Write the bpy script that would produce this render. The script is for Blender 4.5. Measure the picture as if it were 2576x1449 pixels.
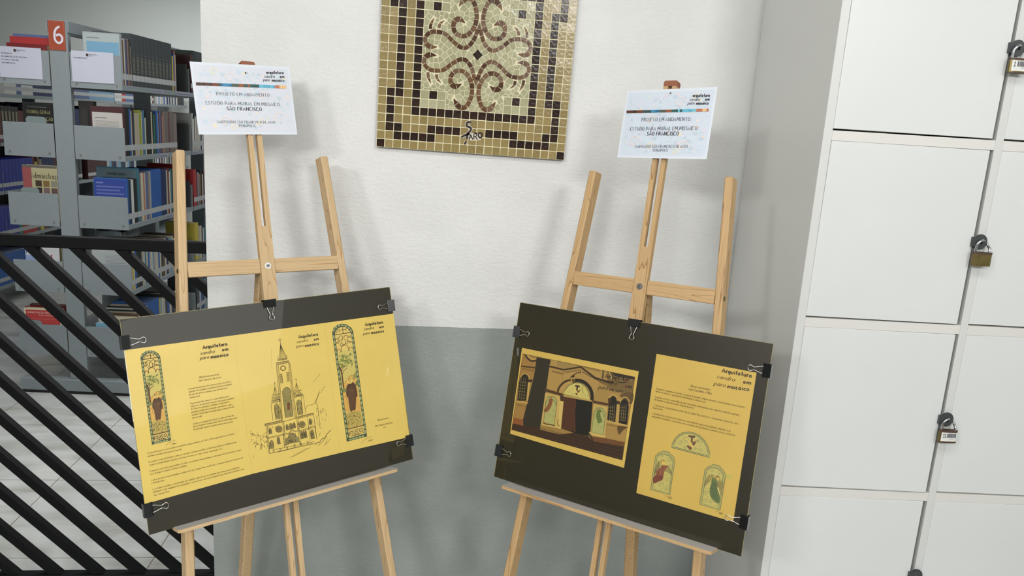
import bpy, math, random
from mathutils import Matrix, Vector
for o in list(bpy.data.objects): bpy.data.objects.remove(o)
sc = bpy.context.scene
R = random.Random(7)
PI = math.pi
FRAMES = {'board_left': [[0.837789, -0.170184, 0.518793, -0.35642], [0.545665, 0.22801, -0.806388, 1.942749], [0.018945, 0.95867, 0.283888, 0.866106]], 'board_right': [[0.757399, 0.11378, -0.642963, 0.528249], [-0.651586, 0.195365, -0.732986, 1.831077], [0.042213, 0.974108, 0.222107, 0.870445]], 'label_left': [[0.854759, -0.144588, 0.49848, -0.48421], [0.517392, 0.161216, -0.840425, 2.130191], [0.041152, 0.97627, 0.21261, 1.628545]], 'label_right': [[0.705376, 0.114366, -0.699547, 0.619982], [-0.706671, 0.190494, -0.681416, 1.982856], [0.055328, 0.975004, 0.215189, 1.632389]]}
LABSC = (1.0229, 1.0242)
MAPS = {'church': [[0.0002292924, -3.136696e-05, -0.07244304], [-4.521808e-05, -0.0002229329, 0.1791071], [-7.163248e-05, 9.995599e-06, 1.0]],
'win': [[0.0001705056, -2.332499e-05, -0.336295], [-3.36249e-05, -0.0001657765, 0.1887506], [-5.326709e-05, 7.432891e-06, 1.0]],
'win2': [[0.0002531617, -3.463226e-05, 0.1508451], [-4.992527e-05, -0.0002461401, 0.1912848], [-7.908941e-05, 1.103614e-05, 1.0]],
'low': [[0.0001168787, -1.598889e-05, -0.3638751], [-2.304931e-05, -0.000113637, -0.03265421], [-3.65137e-05, 5.095123e-06, 1.0]],
'mid': [[0.0001285684, -1.758802e-05, -0.2457864], [-2.535459e-05, -0.0001250025, 0.1257909], [-4.016563e-05, 5.604713e-06, 1.0]],
's1': [[0.00022102, -3.023531e-05, -0.361191], [-4.358671e-05, -0.0002148899, 0.3338204], [-6.904814e-05, 9.63498e-06, 1.0]],
's2': [[0.0002496792, -3.415586e-05, 0.007034662], [-4.92385e-05, -0.0002427542, 0.2952532], [-7.800145e-05, 1.088433e-05, 1.0]],
's4': [[0.0002883479, -3.94457e-05, -0.1197323], [-5.686424e-05, -0.0002803504, -0.01831416], [-9.008182e-05, 1.257002e-05, 1.0]],
'ang': [[0.0001829294, 2.77786e-05, 0.05044104], [4.057289e-05, -0.0001670603, -0.0217397], [5.073225e-05, 7.718234e-06, 1.0]],
'pho': [[0.0002475264, 3.758794e-05, -0.3768657], [5.490022e-05, -0.0002260536, 0.1137773], [6.864712e-05, 1.044374e-05, 1.0]],
's6': [[0.0002636026, 4.002918e-05, -0.01209265], [5.846584e-05, -0.0002407351, 0.2191653], [7.310556e-05, 1.112203e-05, 1.0]],
'pxL': [[0.000892322, -0.0001220687, -0.5129913], [-0.0001759722, -0.0008675731, 0.9918675], [-0.0002787674, 3.889921e-05, 1.0]],
'pxR': [[0.002401741, 0.0003647145, -4.126959], [0.000532695, -0.00219339, 1.469262], [0.0006660806, 0.0001013353, 1.0]],
'labL': [[0.0002193586, -2.717775e-05, -0.1829759], [6.091222e-06, -0.000218538, 0.1038055], [-6.480237e-05, 1.100452e-06, 1.0]],
'labR': [[0.0003220636, 4.956114e-05, -0.3773526], [-3.772105e-06, -0.0002942489, 0.1357453], [9.942112e-05, 1.460895e-05, 1.0]],
'mos': [[0.01329707, 0.0002129025, -0.9956598], [0.0009426644, -0.01299118, 16.48701], [-2.553364e-06, -3.739684e-05, 1.0]]}
CAM = [[0.9924319, -0.0356678, -0.1175018], [-0.1072805, 0.2137378, -0.9709825], [0.0597474, 0.9762397, 0.2082937]]

WY = 2.3382          # front face of the plastered wall
EYE = 1.6

# ------------------------------------------------------------------ camera, world, lights, exposure
cam = bpy.data.objects.new('camera', bpy.data.cameras.new('camera'))
sc.collection.objects.link(cam)
cam.matrix_world = Matrix([[*CAM[0], 0], [*CAM[1], 0], [*CAM[2], EYE], [0, 0, 0, 1]])
cam.data.sensor_width = 36.0
cam.data.lens = 1900 / 2576 * 36
cam.data.clip_start = 0.02
sc.camera = cam
sc.view_settings.view_transform = 'Standard'
sc.view_settings.look = 'None'
sc.view_settings.gamma = 1.0
sc.view_settings.use_curve_mapping = False
sc.view_settings.exposure = -0.08
world = bpy.data.worlds.new('world'); sc.world = world
world.use_nodes = True
world.node_tree.nodes['Background'].inputs[0].default_value = (0.95, 0.98, 1.0, 1)
world.node_tree.nodes['Background'].inputs[1].default_value = 0.36

def area(name, loc, target, sx, sy, power, col=(1, 0.99, 0.972), spread=180):
    l = bpy.data.lights.new(name, 'AREA'); l.shape = 'RECTANGLE'; l.size = sx; l.size_y = sy
    l.energy = power; l.color = col; l.spread = math.radians(spread)
    o = bpy.data.objects.new(name, l); sc.collection.objects.link(o)
    o.location = loc
    o.rotation_euler = (Vector(target) - Vector(loc)).to_track_quat('-Z', 'Y').to_euler()
    return o
area('ceiling_light', (-1.45, -2.4, 2.85), (0, 2.3, 1.2), 0.9, 0.55, 70)
area('ceiling_light', (-2.9, -1.5, 2.85), (0.5, 2.1, 1.3), 0.5, 0.4, 44)
area('ceiling_light', (1.5, -2.4, 2.85), (0, 2.3, 1.2), 0.9, 0.55, 66)
area('ceiling_light', (0.2, 0.4, 2.93), (0.2, 0.6, 0), 2.4, 0.5, 26)
area('window_light', (3.14, -0.7, 2.25), (0, 0.2, 1.9), 3.0, 0.9, 11, (0.97, 0.99, 1))  # added light, no window there: brightens the upper reflection in the left board
area('library_light', (-2.2, 8.3, 2.9), (-2.2, 9.0, 0), 3.2, 0.3, 62)
area('library_light', (-1.5, 3.5, 2.93), (-1.5, 3.5, 0), 1.4, 0.4, 17, spread=110)  # added narrow light to brighten the floor behind the railing
area('library_light', (-0.1, 5.1, 2.9), (-1.6, 4.9, 1.0), 0.4, 1.8, 34)  # added light from the aisle side to brighten the book spines

# ------------------------------------------------------------------ materials
def lin(c):
    out = []
    for v in c:
        v /= 255.0
        out.append(v / 12.92 if v <= 0.04045 else ((v + 0.055) / 1.055) ** 2.4)
    return (*out, 1.0)
MATS = {}
def mat(name, col, rough=0.5, metal=0.0, coat=0.0, bump=0.0, bscale=60, var=0.0, vscale=8, spec=0.5, detail=3, coatr=0.04):
    if name in MATS: return MATS[name]
    m = bpy.data.materials.new(name); m.use_nodes = True
    nt = m.node_tree; b = nt.nodes['Principled BSDF']
    c = lin(col)
    b.inputs['Base Color'].default_value = c
    b.inputs['Roughness'].default_value = rough
    b.inputs['Metallic'].default_value = metal
    b.inputs['Coat Weight'].default_value = coat
    b.inputs['Coat Roughness'].default_value = coatr
    b.inputs['Specular IOR Level'].default_value = spec
    tc = nt.nodes.new('ShaderNodeTexCoord')
    if var:
        n = nt.nodes.new('ShaderNodeTexNoise'); n.inputs['Scale'].default_value = vscale; n.inputs['Detail'].default_value = detail
        nt.links.new(tc.outputs['Object'], n.inputs['Vector'])
        r = nt.nodes.new('ShaderNodeValToRGB')
        r.color_ramp.elements[0].position = 0.3; r.color_ramp.elements[1].position = 0.7
        r.color_ramp.elements[0].color = tuple(v * (1 - var) for v in c[:3]) + (1,)
        r.color_ramp.elements[1].color = tuple(min(1, v * (1 + var)) for v in c[:3]) + (1,)
        nt.links.new(n.outputs['Fac'], r.inputs['Fac']); nt.links.new(r.outputs['Color'], b.inputs['Base Color'])
    if bump:
        n2 = nt.nodes.new('ShaderNodeTexNoise'); n2.inputs['Scale'].default_value = bscale; n2.inputs['Detail'].default_value = 4
        nt.links.new(tc.outputs['Object'], n2.inputs['Vector'])
        bp = nt.nodes.new('ShaderNodeBump'); bp.inputs['Strength'].default_value = bump; bp.inputs['Distance'].default_value = 0.01
        nt.links.new(n2.outputs['Fac'], bp.inputs['Height']); nt.links.new(bp.outputs['Normal'], b.inputs['Normal'])
    MATS[name] = m
    return m
def cmat(col, rough=0.45, coat=0.0, pre='ink'):
    return mat('%s_%d_%d_%d' % (pre, *col), col, rough, coat=coat)
def wood(name, axis, base, dark, off):
    m = bpy.data.materials.new(name); m.use_nodes = True
    nt = m.node_tree; b = nt.nodes['Principled BSDF']; b.inputs['Roughness'].default_value = 0.5
    tc = nt.nodes.new('ShaderNodeTexCoord'); mp = nt.nodes.new('ShaderNodeMapping')
    s = [1, 1, 1]; s[axis] = 0.045
    mp.inputs['Scale'].default_value = s; mp.inputs['Location'].default_value = (off, off * 1.7, off * 0.3)
    nt.links.new(tc.outputs['Object'], mp.inputs['Vector'])
    n = nt.nodes.new('ShaderNodeTexNoise'); n.inputs['Scale'].default_value = 22; n.inputs['Detail'].default_value = 1.5
    nt.links.new(mp.outputs['Vector'], n.inputs['Vector'])
    mul = nt.nodes.new('ShaderNodeMath'); mul.operation = 'MULTIPLY'; mul.inputs[1].default_value = 13
    nt.links.new(n.outputs['Fac'], mul.inputs[0])
    fr = nt.nodes.new('ShaderNodeMath'); fr.operation = 'FRACT'
    nt.links.new(mul.outputs[0], fr.inputs[0])
    r = nt.nodes.new('ShaderNodeValToRGB')
    r.color_ramp.elements[0].position = 0.0; r.color_ramp.elements[0].color = lin(base)
    e = r.color_ramp.elements.new(0.62); e.color = lin([v * 0.97 for v in base])
    r.color_ramp.elements[1].position = 0.88; r.color_ramp.elements[-1].color = lin(dark)
    e = r.color_ramp.elements.new(1.0); e.color = lin([v * 0.95 for v in base])
    nt.links.new(fr.outputs[0], r.inputs['Fac'])
    n2 = nt.nodes.new('ShaderNodeTexNoise'); n2.inputs['Scale'].default_value = 260; n2.inputs['Detail'].default_value = 2
    nt.links.new(mp.outputs['Vector'], n2.inputs['Vector'])
    mx = nt.nodes.new('ShaderNodeMix'); mx.data_type = 'RGBA'; mx.blend_type = 'MULTIPLY'; mx.inputs[0].default_value = 0.28
    nt.links.new(r.outputs['Color'], mx.inputs[6]); nt.links.new(n2.outputs['Color'], mx.inputs[7])
    nt.links.new(n2.outputs['Fac'], mx.inputs[7])
    nt.links.new(mx.outputs[2], b.inputs['Base Color'])
    bp = nt.nodes.new('ShaderNodeBump'); bp.inputs['Strength'].default_value = 0.15; bp.inputs['Distance'].default_value = 0.002
    nt.links.new(n2.outputs['Fac'], bp.inputs['Height']); nt.links.new(bp.outputs['Normal'], b.inputs['Normal'])
    MATS[name] = m
    return m
def plaster():
    m = bpy.data.materials.new('painted_plaster'); m.use_nodes = True
    nt = m.node_tree; b = nt.nodes['Principled BSDF']; b.inputs['Roughness'].default_value = 0.55
    tc = nt.nodes.new('ShaderNodeTexCoord'); sp = nt.nodes.new('ShaderNodeSeparateXYZ')
    nt.links.new(tc.outputs['Object'], sp.inputs[0])
    wob = nt.nodes.new('ShaderNodeTexNoise'); wob.inputs['Scale'].default_value = 45
    nt.links.new(tc.outputs['Object'], wob.inputs['Vector'])
    w1 = nt.nodes.new('ShaderNodeMath'); w1.operation = 'MULTIPLY_ADD'; w1.inputs[1].default_value = 0.004; w1.inputs[2].default_value = 0.9612
    nt.links.new(wob.outputs['Fac'], w1.inputs[0])
    gt = nt.nodes.new('ShaderNodeMath'); gt.operation = 'GREATER_THAN'
    nt.links.new(sp.outputs['Z'], gt.inputs[0]); nt.links.new(w1.outputs[0], gt.inputs[1])
    n = nt.nodes.new('ShaderNodeTexNoise'); n.inputs['Scale'].default_value = 5; n.inputs['Detail'].default_value = 5
    nt.links.new(tc.outputs['Object'], n.inputs['Vector'])
    cols = []
    for a, c in ((lin((220, 221, 219)), lin((226, 227, 225))), (lin((148, 155, 152)), lin((159, 165, 162)))):
        r = nt.nodes.new('ShaderNodeValToRGB'); r.color_ramp.elements[0].position = 0.35; r.color_ramp.elements[1].position = 0.65
        r.color_ramp.elements[0].color = a; r.color_ramp.elements[1].color = c
        nt.links.new(n.outputs['Fac'], r.inputs['Fac']); cols.append(r)
    mx = nt.nodes.new('ShaderNodeMix'); mx.data_type = 'RGBA'
    nt.links.new(gt.outputs[0], mx.inputs[0]); nt.links.new(cols[1].outputs[0], mx.inputs[6]); nt.links.new(cols[0].outputs[0], mx.inputs[7])
    nt.links.new(mx.outputs[2], b.inputs['Base Color'])
    mp = nt.nodes.new('ShaderNodeMapping'); mp.inputs['Rotation'].default_value = (0, 0.5, 0); mp.inputs['Scale'].default_value = (1, 1, 1.9)
    nt.links.new(tc.outputs['Object'], mp.inputs['Vector'])
    n1 = nt.nodes.new('ShaderNodeTexNoise'); n1.inputs['Scale'].default_value = 55; n1.inputs['Detail'].default_value = 5; n1.inputs['Distortion'].default_value = 0.5
    nt.links.new(mp.outputs['Vector'], n1.inputs['Vector'])
    n3 = nt.nodes.new('ShaderNodeTexNoise'); n3.inputs['Scale'].default_value = 9; n3.inputs['Detail'].default_value = 2
    nt.links.new(tc.outputs['Object'], n3.inputs['Vector'])
    ad = nt.nodes.new('ShaderNodeMath'); ad.operation = 'MULTIPLY_ADD'; ad.inputs[1].default_value = 1.6
    nt.links.new(n3.outputs['Fac'], ad.inputs[0]); nt.links.new(n1.outputs['Fac'], ad.inputs[2])
    bp = nt.nodes.new('ShaderNodeBump'); bp.inputs['Strength'].default_value = 0.5; bp.inputs['Distance'].default_value = 0.004
    nt.links.new(ad.outputs[0], bp.inputs['Height']); nt.links.new(bp.outputs['Normal'], b.inputs['Normal'])
    return m
def marble():
    m = bpy.data.materials.new('grey_marble_tile'); m.use_nodes = True
    nt = m.node_tree; b = nt.nodes['Principled BSDF']; b.inputs['Roughness'].default_value = 0.16; b.inputs['Specular IOR Level'].default_value = 0.35
    g = nt.nodes.new('ShaderNodeNewGeometry'); mp = nt.nodes.new('ShaderNodeMapping')
    mp.inputs['Rotation'].default_value = (0, 0, -0.75); mp.inputs['Scale'].default_value = (1, 3.2, 1)
    nt.links.new(g.outputs['Position'], mp.inputs['Vector'])
    n = nt.nodes.new('ShaderNodeTexNoise'); n.inputs['Scale'].default_value = 2.6; n.inputs['Detail'].default_value = 7; n.inputs['Distortion'].default_value = 0.8
    nt.links.new(mp.outputs['Vector'], n.inputs['Vector'])
    r = nt.nodes.new('ShaderNodeValToRGB')
    for i, (p, c) in enumerate(((0.25, (166, 166, 158)), (0.42, (192, 195, 191)), (0.56, (205, 208, 206)), (0.75, (216, 218, 216)))):
        e = r.color_ramp.elements[0] if i == 0 else (r.color_ramp.elements[1] if i == 1 else r.color_ramp.elements.new(p))
        e.position = p; e.color = lin(c)
    nt.links.new(n.outputs['Fac'], r.inputs['Fac']); nt.links.new(r.outputs['Color'], b.inputs['Base Color'])
    return m
def glass_tile(name, col, var=0.12, rough=0.2):
    """tile glass: uneven colour and a rippled glossy face"""
    m = mat(name, col, rough, var=var, vscale=70, bump=0.4, bscale=95)
    m.node_tree.nodes['Principled BSDF'].inputs['Specular IOR Level'].default_value = .3 if sum(col) < 180 else .5
    bp = [x for x in m.node_tree.nodes if x.type == 'BUMP'][0]; bp.inputs['Distance'].default_value = 0.0016
    return m

# ------------------------------------------------------------------ mesh builder
class MB:
    def __init__(s): s.v = []; s.f = []; s.m = []; s.mats = []
    def mi(s, m):
        if m not in s.mats: s.mats.append(m)
        return s.mats.index(m)
    def face(s, pts, m):
        i = len(s.v); s.v += [tuple(p) for p in pts]; s.f.append(tuple(range(i, i + len(pts)))); s.m.append(s.mi(m))
    def poly(s, verts, faces, m):
        i = len(s.v); s.v += [tuple(p) for p in verts]
        for f in faces: s.f.append(tuple(j + i for j in f)); s.m.append(s.mi(m))
    def box(s, x0, x1, y0, y1, z0, z1, m, M=None, top=None):
        v = [Vector((x, y, z)) for z in (z0, z1) for y in (y0, y1) for x in (x0, x1)]
        if M: v = [M @ p for p in v]
        s.poly(v, [(0, 2, 3, 1), (0, 1, 5, 4), (1, 3, 7, 5), (3, 2, 6, 7), (2, 0, 4, 6)], m)
        s.poly([v[4], v[5], v[7], v[6]], [(0, 1, 2, 3)], top or m)
        return s
    def bbox(s, x0, x1, y0, y1, z0, z1, m, b=0.002, M=None):
        """box with chamfered edges"""
        X = (x0, x1); Y = (y0, y1); Z = (z0, z1); vs = []; idx = {}
        for i in (0, 1):
            for j in (0, 1):
                for k in (0, 1):
                    sx, sy, sz = (1 - 2 * i), (1 - 2 * j), (1 - 2 * k)
                    for a in range(3):
                        p = [X[i] + sx * b, Y[j] + sy * b, Z[k] + sz * b]; p[a] = (X[i], Y[j], Z[k])[a]
                        idx[(i, j, k, a)] = len(vs); vs.append(Vector(p))
        F = []
        for a in range(3):
            u, w = [(1, 2), (0, 2), (0, 1)][a]
            for e in (0, 1):
                q = []
                for (cu, cw) in ((0, 0), (1, 0), (1, 1), (0, 1)):
                    c = [0, 0, 0]; c[a] = e; c[u] = cu; c[w] = cw; q.append(idx[(*c, a)])
                F.append(q)
        for a in range(3):
            u, w = [(1, 2), (0, 2), (0, 1)][a]
            for cu in (0, 1):
                for cw in (0, 1):
                    c0 = [0, 0, 0]; c0[u] = cu; c0[w] = cw; c1 = list(c0); c1[a] = 1
                    F.append([idx[(*c0, u)], idx[(*c1, u)], idx[(*c1, w)], idx[(*c0, w)]])
        for i in (0, 1):
            for j in (0, 1):
                for k in (0, 1): F.append([idx[(i, j, k, 0)], idx[(i, j, k, 1)], idx[(i, j, k, 2)]])
        if M: vs = [M @ p for p in vs]
        s.poly(vs, F, m); return s
    def prism(s, pts, z0, z1, m, M=None, side=None):
        n = len(pts)
        a = [Vector((p[0], p[1], z0)) for p in pts]; b = [Vector((p[0], p[1], z1)) for p in pts]
        if M: a = [M @ p for p in a]; b = [M @ p for p in b]
        s.poly(b, [tuple(range(n))], m); s.poly(a, [tuple(reversed(range(n)))], m)
        s.poly(a + b, [(i, (i + 1) % n, n + (i + 1) % n, n + i) for i in range(n)], side or m); return s
    def tube(s, path, r, m, n=8, closed=False, M=None):
        P = [Vector(p) for p in path]
        if M: P = [M @ p for p in P]
        N = len(P); vs = []; up = None
        for i, p in enumerate(P):
            if closed: t = P[(i + 1) % N] - P[i - 1]
            else: t = P[min(i + 1, N - 1)] - P[max(i - 1, 0)]
            t.normalize()
            if up is None: up = t.orthogonal().normalized()
            up = (up - t * up.dot(t)).normalized(); w = t.cross(up)
            for k in range(n):
                a = 2 * PI * k / n; vs.append(p + (up * math.cos(a) + w * math.sin(a)) * r)
        F = []
        for i in range(N if closed else N - 1):
            for k in range(n):
                j = (i + 1) % N; F.append((i * n + k, i * n + (k + 1) % n, j * n + (k + 1) % n, j * n + k))
        if not closed: F.append(tuple(reversed(range(n)))); F.append(tuple(range((N - 1) * n, N * n)))
        s.poly(vs, F, m); return s
    def cyl(s, c, axis, r, h, m, n=16, r2=None, M=None):
        c = Vector(c); ax = Vector(axis).normalized(); u = ax.orthogonal().normalized(); w = ax.cross(u)
        r2 = r if r2 is None else r2; a = []; b = []
        for k in range(n):
            t = 2 * PI * k / n; d = u * math.cos(t) + w * math.sin(t)
            a.append(c + d * r); b.append(c + d * r2 + ax * h)
        if M: a = [M @ p for p in a]; b = [M @ p for p in b]
        s.poly(a + b, [(i, (i + 1) % n, n + (i + 1) % n, n + i) for i in range(n)] + [tuple(reversed(range(n))), tuple(range(n, 2 * n))], m); return s
    def mesh(s, name):
        me = bpy.data.meshes.new(name); me.from_pydata(s.v, [], s.f)
        for x in s.mats: me.materials.append(x)
        me.polygons.foreach_set('material_index', s.m); me.validate(); me.update(); return me
    def build(s, name, parent=None, M=None, smooth=False):
        me = s.mesh(name)
        if smooth: me.polygons.foreach_set('use_smooth', [True] * len(me.polygons))
        return link(name, me, parent, M)
def link(name, me, parent=None, M=None):
    o = bpy.data.objects.new(name, me); sc.collection.objects.link(o)
    if parent: o.parent = parent
    if M is not None: o.matrix_local = M
    return o
def tag(o, label=None, cat=None, group=None, kind=None):
    if label: o['label'] = label
    if cat: o['category'] = cat
    if group: o['group'] = group
    if kind: o['kind'] = kind
    return o
def empty(name, M):
    o = bpy.data.objects.new(name, None); sc.collection.objects.link(o); o.empty_display_size = 0.05
    o.matrix_world = M; return o
def M4(rows): return Matrix([list(rows[0]), list(rows[1]), list(rows[2]), [0, 0, 0, 1]])
def T(x, y, z): return Matrix.Translation((x, y, z))
def RZ(a): return Matrix.Rotation(a, 4, 'Z')

# ------------------------------------------------------------------ pen strokes and lettering
def smooth(pts, closed=False, k=5):
    n = len(pts); out = []
    rng = range(n if closed else n - 1)
    for i in rng:
        p0 = pts[(i - 1) % n] if closed or i > 0 else pts[i]; p1 = pts[i]; p2 = pts[(i + 1) % n]
        p3 = pts[(i + 2) % n] if closed or i + 2 < n else p2
        for j in range(k):
            t = j / k
            out.append(tuple(0.5 * ((2 * b) + (-a + c) * t + (2 * a - 5 * b + 4 * c - d) * t * t + (-a + 3 * b - 3 * c + d) * t ** 3)
                             for a, b, c, d in zip(p0, p1, p2, p3)))
    if not closed: out.append(tuple(pts[-1]))
    return out
class Sheet:
    """flat print on a sheet: ink polygons a hair above the paper"""
    def __init__(s, hm=None): s.mb = MB(); s.h = hm; s.z = 0.0
    def at(s, p, hm=None):
        h = hm or s.h
        w = h[2][0] * p[0] + h[2][1] * p[1] + h[2][2]
        return ((h[0][0] * p[0] + h[0][1] * p[1] + h[0][2]) / w, (h[1][0] * p[0] + h[1][1] * p[1] + h[1][2]) / w)
    def fill(s, pts, m, sm=False, z=None):
        if sm: pts = smooth(pts, True, 4)
        q = [s.at(p) for p in pts]; z = s.z if z is None else z
        a = sum(q[i - 1][0] * q[i][1] - q[i][0] * q[i - 1][1] for i in range(len(q)))
        if a < 0: q.reverse()
        s.mb.face([(x, y, z) for x, y in q], m)
        s.z += 0.000006
    def line(s, pts, w, m, sm=False, closed=False, thin=None, raw=False, taper=False):
        if sm: pts = smooth(pts, closed)
        q = list(pts) if raw else [s.at(p) for p in pts]
        n = len(q)
        if n < 2: return
        L = []; Rr = []
        for i in range(n):
            a = q[(i - 1) % n] if closed or i > 0 else q[i]; b = q[(i + 1) % n] if closed or i < n - 1 else q[i]
            dx, dy = b[0] - a[0], b[1] - a[1]; d = math.hypot(dx, dy) or 1e-9
            hw = w / 2
            if thin is not None: hw = (thin + (w - thin) * abs(dy / d) ** 1.3) / 2
            if taper and (i == 0 or i == n - 1): hw *= 0.35
            nx, ny = -dy / d * hw, dx / d * hw
            L.append((q[i][0] + nx, q[i][1] + ny, s.z)); Rr.append((q[i][0] - nx, q[i][1] - ny, s.z))
        F = [(i, n + i, n + (i + 1) % n, (i + 1) % n) for i in range(n if closed else n - 1)]
        s.mb.poly(L + Rr, F, m)
    def rect(s, x0, y0, x1, y1, m): s.fill([(x0, y0), (x1, y0), (x1, y1), (x0, y1)], m)
GL = {}
def g(txt):
    for ln in txt.strip().split('\n'):
        c, w, st = ln.split(' ', 2); GL[c] = (int(w, 16), st)
g('''A 8 00 4a 80;13 73
B 7 10 1a;~1a 5a 68 46 15;~15 55 73 60 10
C 8 ~79 5a 2a 07 03 20 50 71
D 8 10 1a;~1a 5a 87 83 50 10
E 6 10 1a;1a 6a;10 60;15 45
F 6 10 1a;1a 6a;15 45
G 8 ~79 5a 2a 07 03 20 50 72;72 75
H 9 10 1a;80 8a;15 85
I 2 10 1a
J 4 ~3a 33 2z 0z
L 6 1a 10;10 60
M b 10 2a;2a 63;63 aa;aa b0
N 9 10 1a;1a 80;80 8a
O 9 @4a 18 12 40 72 78
P 7 10 1a;~1a 5a 67 54 14
R 8 10 1a;~1a 5a 67 55 15;35 80
S 6 ~59 3a 18 35 52 30 01
T 8 4a 40;0a 8a
U 9 ~1a 13 40 73 7a
V 8 0a 40;40 8a
Z 7 0a 7a;7a 00;00 70
a 6 @36 14 12 30 52 54;56 50
b 6 1a 10;@36 14 12 30 52 54
c 5 ~55 36 14 12 30 51
d 6 @36 14 12 30 52 54;5a 50
e 6 ~13 53 36 14 12 30 51
f 4 ~4a 29 20;06 46
g 6 @36 14 12 30 52 54;~56 5z 2x 0y
h 6 1a 10;~14 36 54 50
i 2 16 10;18 19
j 3 ~26 2z 0x;28 29
l 2 1a 10
m 9 16 10;~14 36 54 50;~54 86 94 90
n 6 16 10;~14 36 54 50
o 6 @36 14 12 30 52 54
p 6 16 1x;@36 14 12 30 52 54
q 6 @36 14 12 30 52 54;56 5x
r 4 16 10;~14 26 46
s 5 ~45 26 14 33 41 20 01
t 4 2a 21 40;06 46
u 6 ~16 12 30 52 56;56 50
v 6 06 30;30 56
x 6 06 50;56 00
w 9 06 20;20 46;46 60;60 86
k 5 1a 10;46 13;24 50
Q 9 @4a 18 12 40 72 78;52 8y
Y 8 0a 45;8a 45;45 40
X 8 0a 80;8a 00
K 8 10 1a;7a 14;36 80
5 6 ~01 30 53 46 16;16 1a;1a 5a
8 6 @35 17 19 3a 59 57 35 53 51 30 11 13
y 6 06 30;56 1x
z 5 06 56;56 00;00 50
0 6 @3a 17 13 30 53 57
1 3 08 2a;2a 20
2 6 ~08 2a 4a 57 00;00 60
3 6 ~19 3a 58 35 53 30 01
4 6 40 4a;4a 03;03 63
6 6 ~59 3a 14 12 30 52 54 36 14
9 6 ~11 30 54 58 3a 18 36 57
7 5 0a 5a;5a 10
, 2 11 0z
. 2 10 11
: 2 10 11;15 16
( 3 ~2a 05 20
) 3 ~0a 25 00
- 4 03 33
/ 4 00 4a''')
ACC = {'á': ('a', '38 5a'), 'é': ('e', '38 5a'), 'í': ('i', '18 3a'), 'ó': ('o', '38 5a'), 'ã': ('a', '~18 29 48 59'), 'õ': ('o', '~18 29 48 59'),
       'à': ('a', '48 2a'), 'ç': ('c', '~30 2z 4z 2y'), 'Ã': ('A', '~2b 3c 5b 6c'), 'Á': ('A', '4b 6c'), 'Í': ('I', '1b 3c'), 'Ç': ('C', '~40 3z 5z 3y'),
       'ê': ('e', '28 3a 48')}
YC = {'x': -3, 'y': -2, 'z': -1, 'a': 10, 'b': 11, 'c': 12}
def strokes(ch):
    ex = None
    if ch in ACC: ch, ex = ACC[ch]
    w, st = GL[ch]
    out = []
    for tok in (st.split(';') + ([ex] if ex else [])):
        k = tok[0]; tk = tok.lstrip('~@').split()
        pts = [(int(t[0], 16), YC[t[1]] if t[1] in YC else int(t[1])) for t in tk]
        out.append((k if k in '~@' else '', pts))
    return w, out
def text(S, s, p0, p1, h, m, hm=None, w=0.9, thin=None, shear=0.0, serif=True, gap=2.2, seg=3, hmul=1.0):
    """lettering from p0 to p1 on the baseline, cap height h, both on the drawing grid of map hm"""
    a = S.at(p0, hm); b = S.at(p1, hm); c = S.at((p0[0], p0[1] - h), hm)
    H = math.hypot(c[0] - a[0], c[1] - a[1]) * hmul; Wd = math.hypot(b[0] - a[0], b[1] - a[1])
    ex = ((b[0] - a[0]) / Wd, (b[1] - a[1]) / Wd); ey = (-ex[1], ex[0])
    tot = 0
    for ch in s: tot += (4 if ch == ' ' else strokes(ch)[0] + gap)
    sx = Wd / tot; sy = H / 10; x = 0
    thin = w * 0.45 if thin is None else thin
    for ch in s:
        if ch == ' ': x += 4; continue
        cw, sts = strokes(ch)
        for k, pts in sts:
            segs = [(k, pts)]
            if serif and k == '' and len(pts) == 2 and abs(pts[0][0] - pts[1][0]) <= 4:
                for q in pts:
                    if q[1] in (0, 10) and (ch.isupper() or ch in 'ÃÁÍÇ') and ch not in 'A' or (q[1] == 0 and ch in 'AÃÁ'):
                        segs.append(('', [(q[0] - 1.1, q[1]), (q[0] + 1.1, q[1])]))
            for kk, pp in segs:
                P = [((px + x + shear * py) * sx, py * sy) for px, py in pp]
                if kk: P = smooth(P, kk == '@', seg)
                P = [(a[0] + ex[0] * u + ey[0] * v, a[1] + ex[1] * u + ey[1] * v) for u, v in P]
                S.line(P, w * sy, m, closed=(kk == '@'), thin=thin * sy, raw=True)
        x += cw + gap
# ------------------------------------------------------------------ the setting
M_WALL = plaster(); M_MARB = marble()
M_LIBW = mat('library_wall_paint', (203, 210, 208), 0.7, bump=0.1, bscale=40)
M_CEIL = mat('ceiling_paint', (214, 216, 212), 0.8)
M_GROUT = mat('floor_grout', (120, 98, 86), 0.8)
def slab(name, x0, x1, y0, y1, z0, z1, m, kind='structure'):
    return tag(MB().box(x0, x1, y0, y1, z0, z1, m).build(name), kind=kind)
slab('wall_front', -0.652, 3.2, WY, WY + 0.15, 0.0, 3.0, M_WALL)
slab('wall_right', 3.2, 3.35, -4.5, 10.15, 0.0, 3.0, M_LIBW)
slab('wall_library', -7.0, 3.2, 10.0, 10.15, 0.0, 3.0, M_LIBW)
slab('wall_left', -7.15, -7.0, -4.5, 10.15, 0.0, 3.0, M_LIBW)
slab('ceiling', -7.0, 3.2, -4.5, 10.0, 3.0, 3.1, M_CEIL)
fl = slab('floor', -7.15, 3.35, -4.5, 10.15, -0.06, -0.0012, M_GROUT)
tm = MB().bbox(-0.2985, 0.2985, -0.2985, 0.2985, -0.0011, 0.0, M_MARB, 0.0004).mesh('tile')
for i in range(-6, 5):
    for j in range(-4, 12):
        link('tile', tm, fl, T(-0.63 + 0.6 * i, 2.888 + 0.6 * j, 0))

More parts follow.
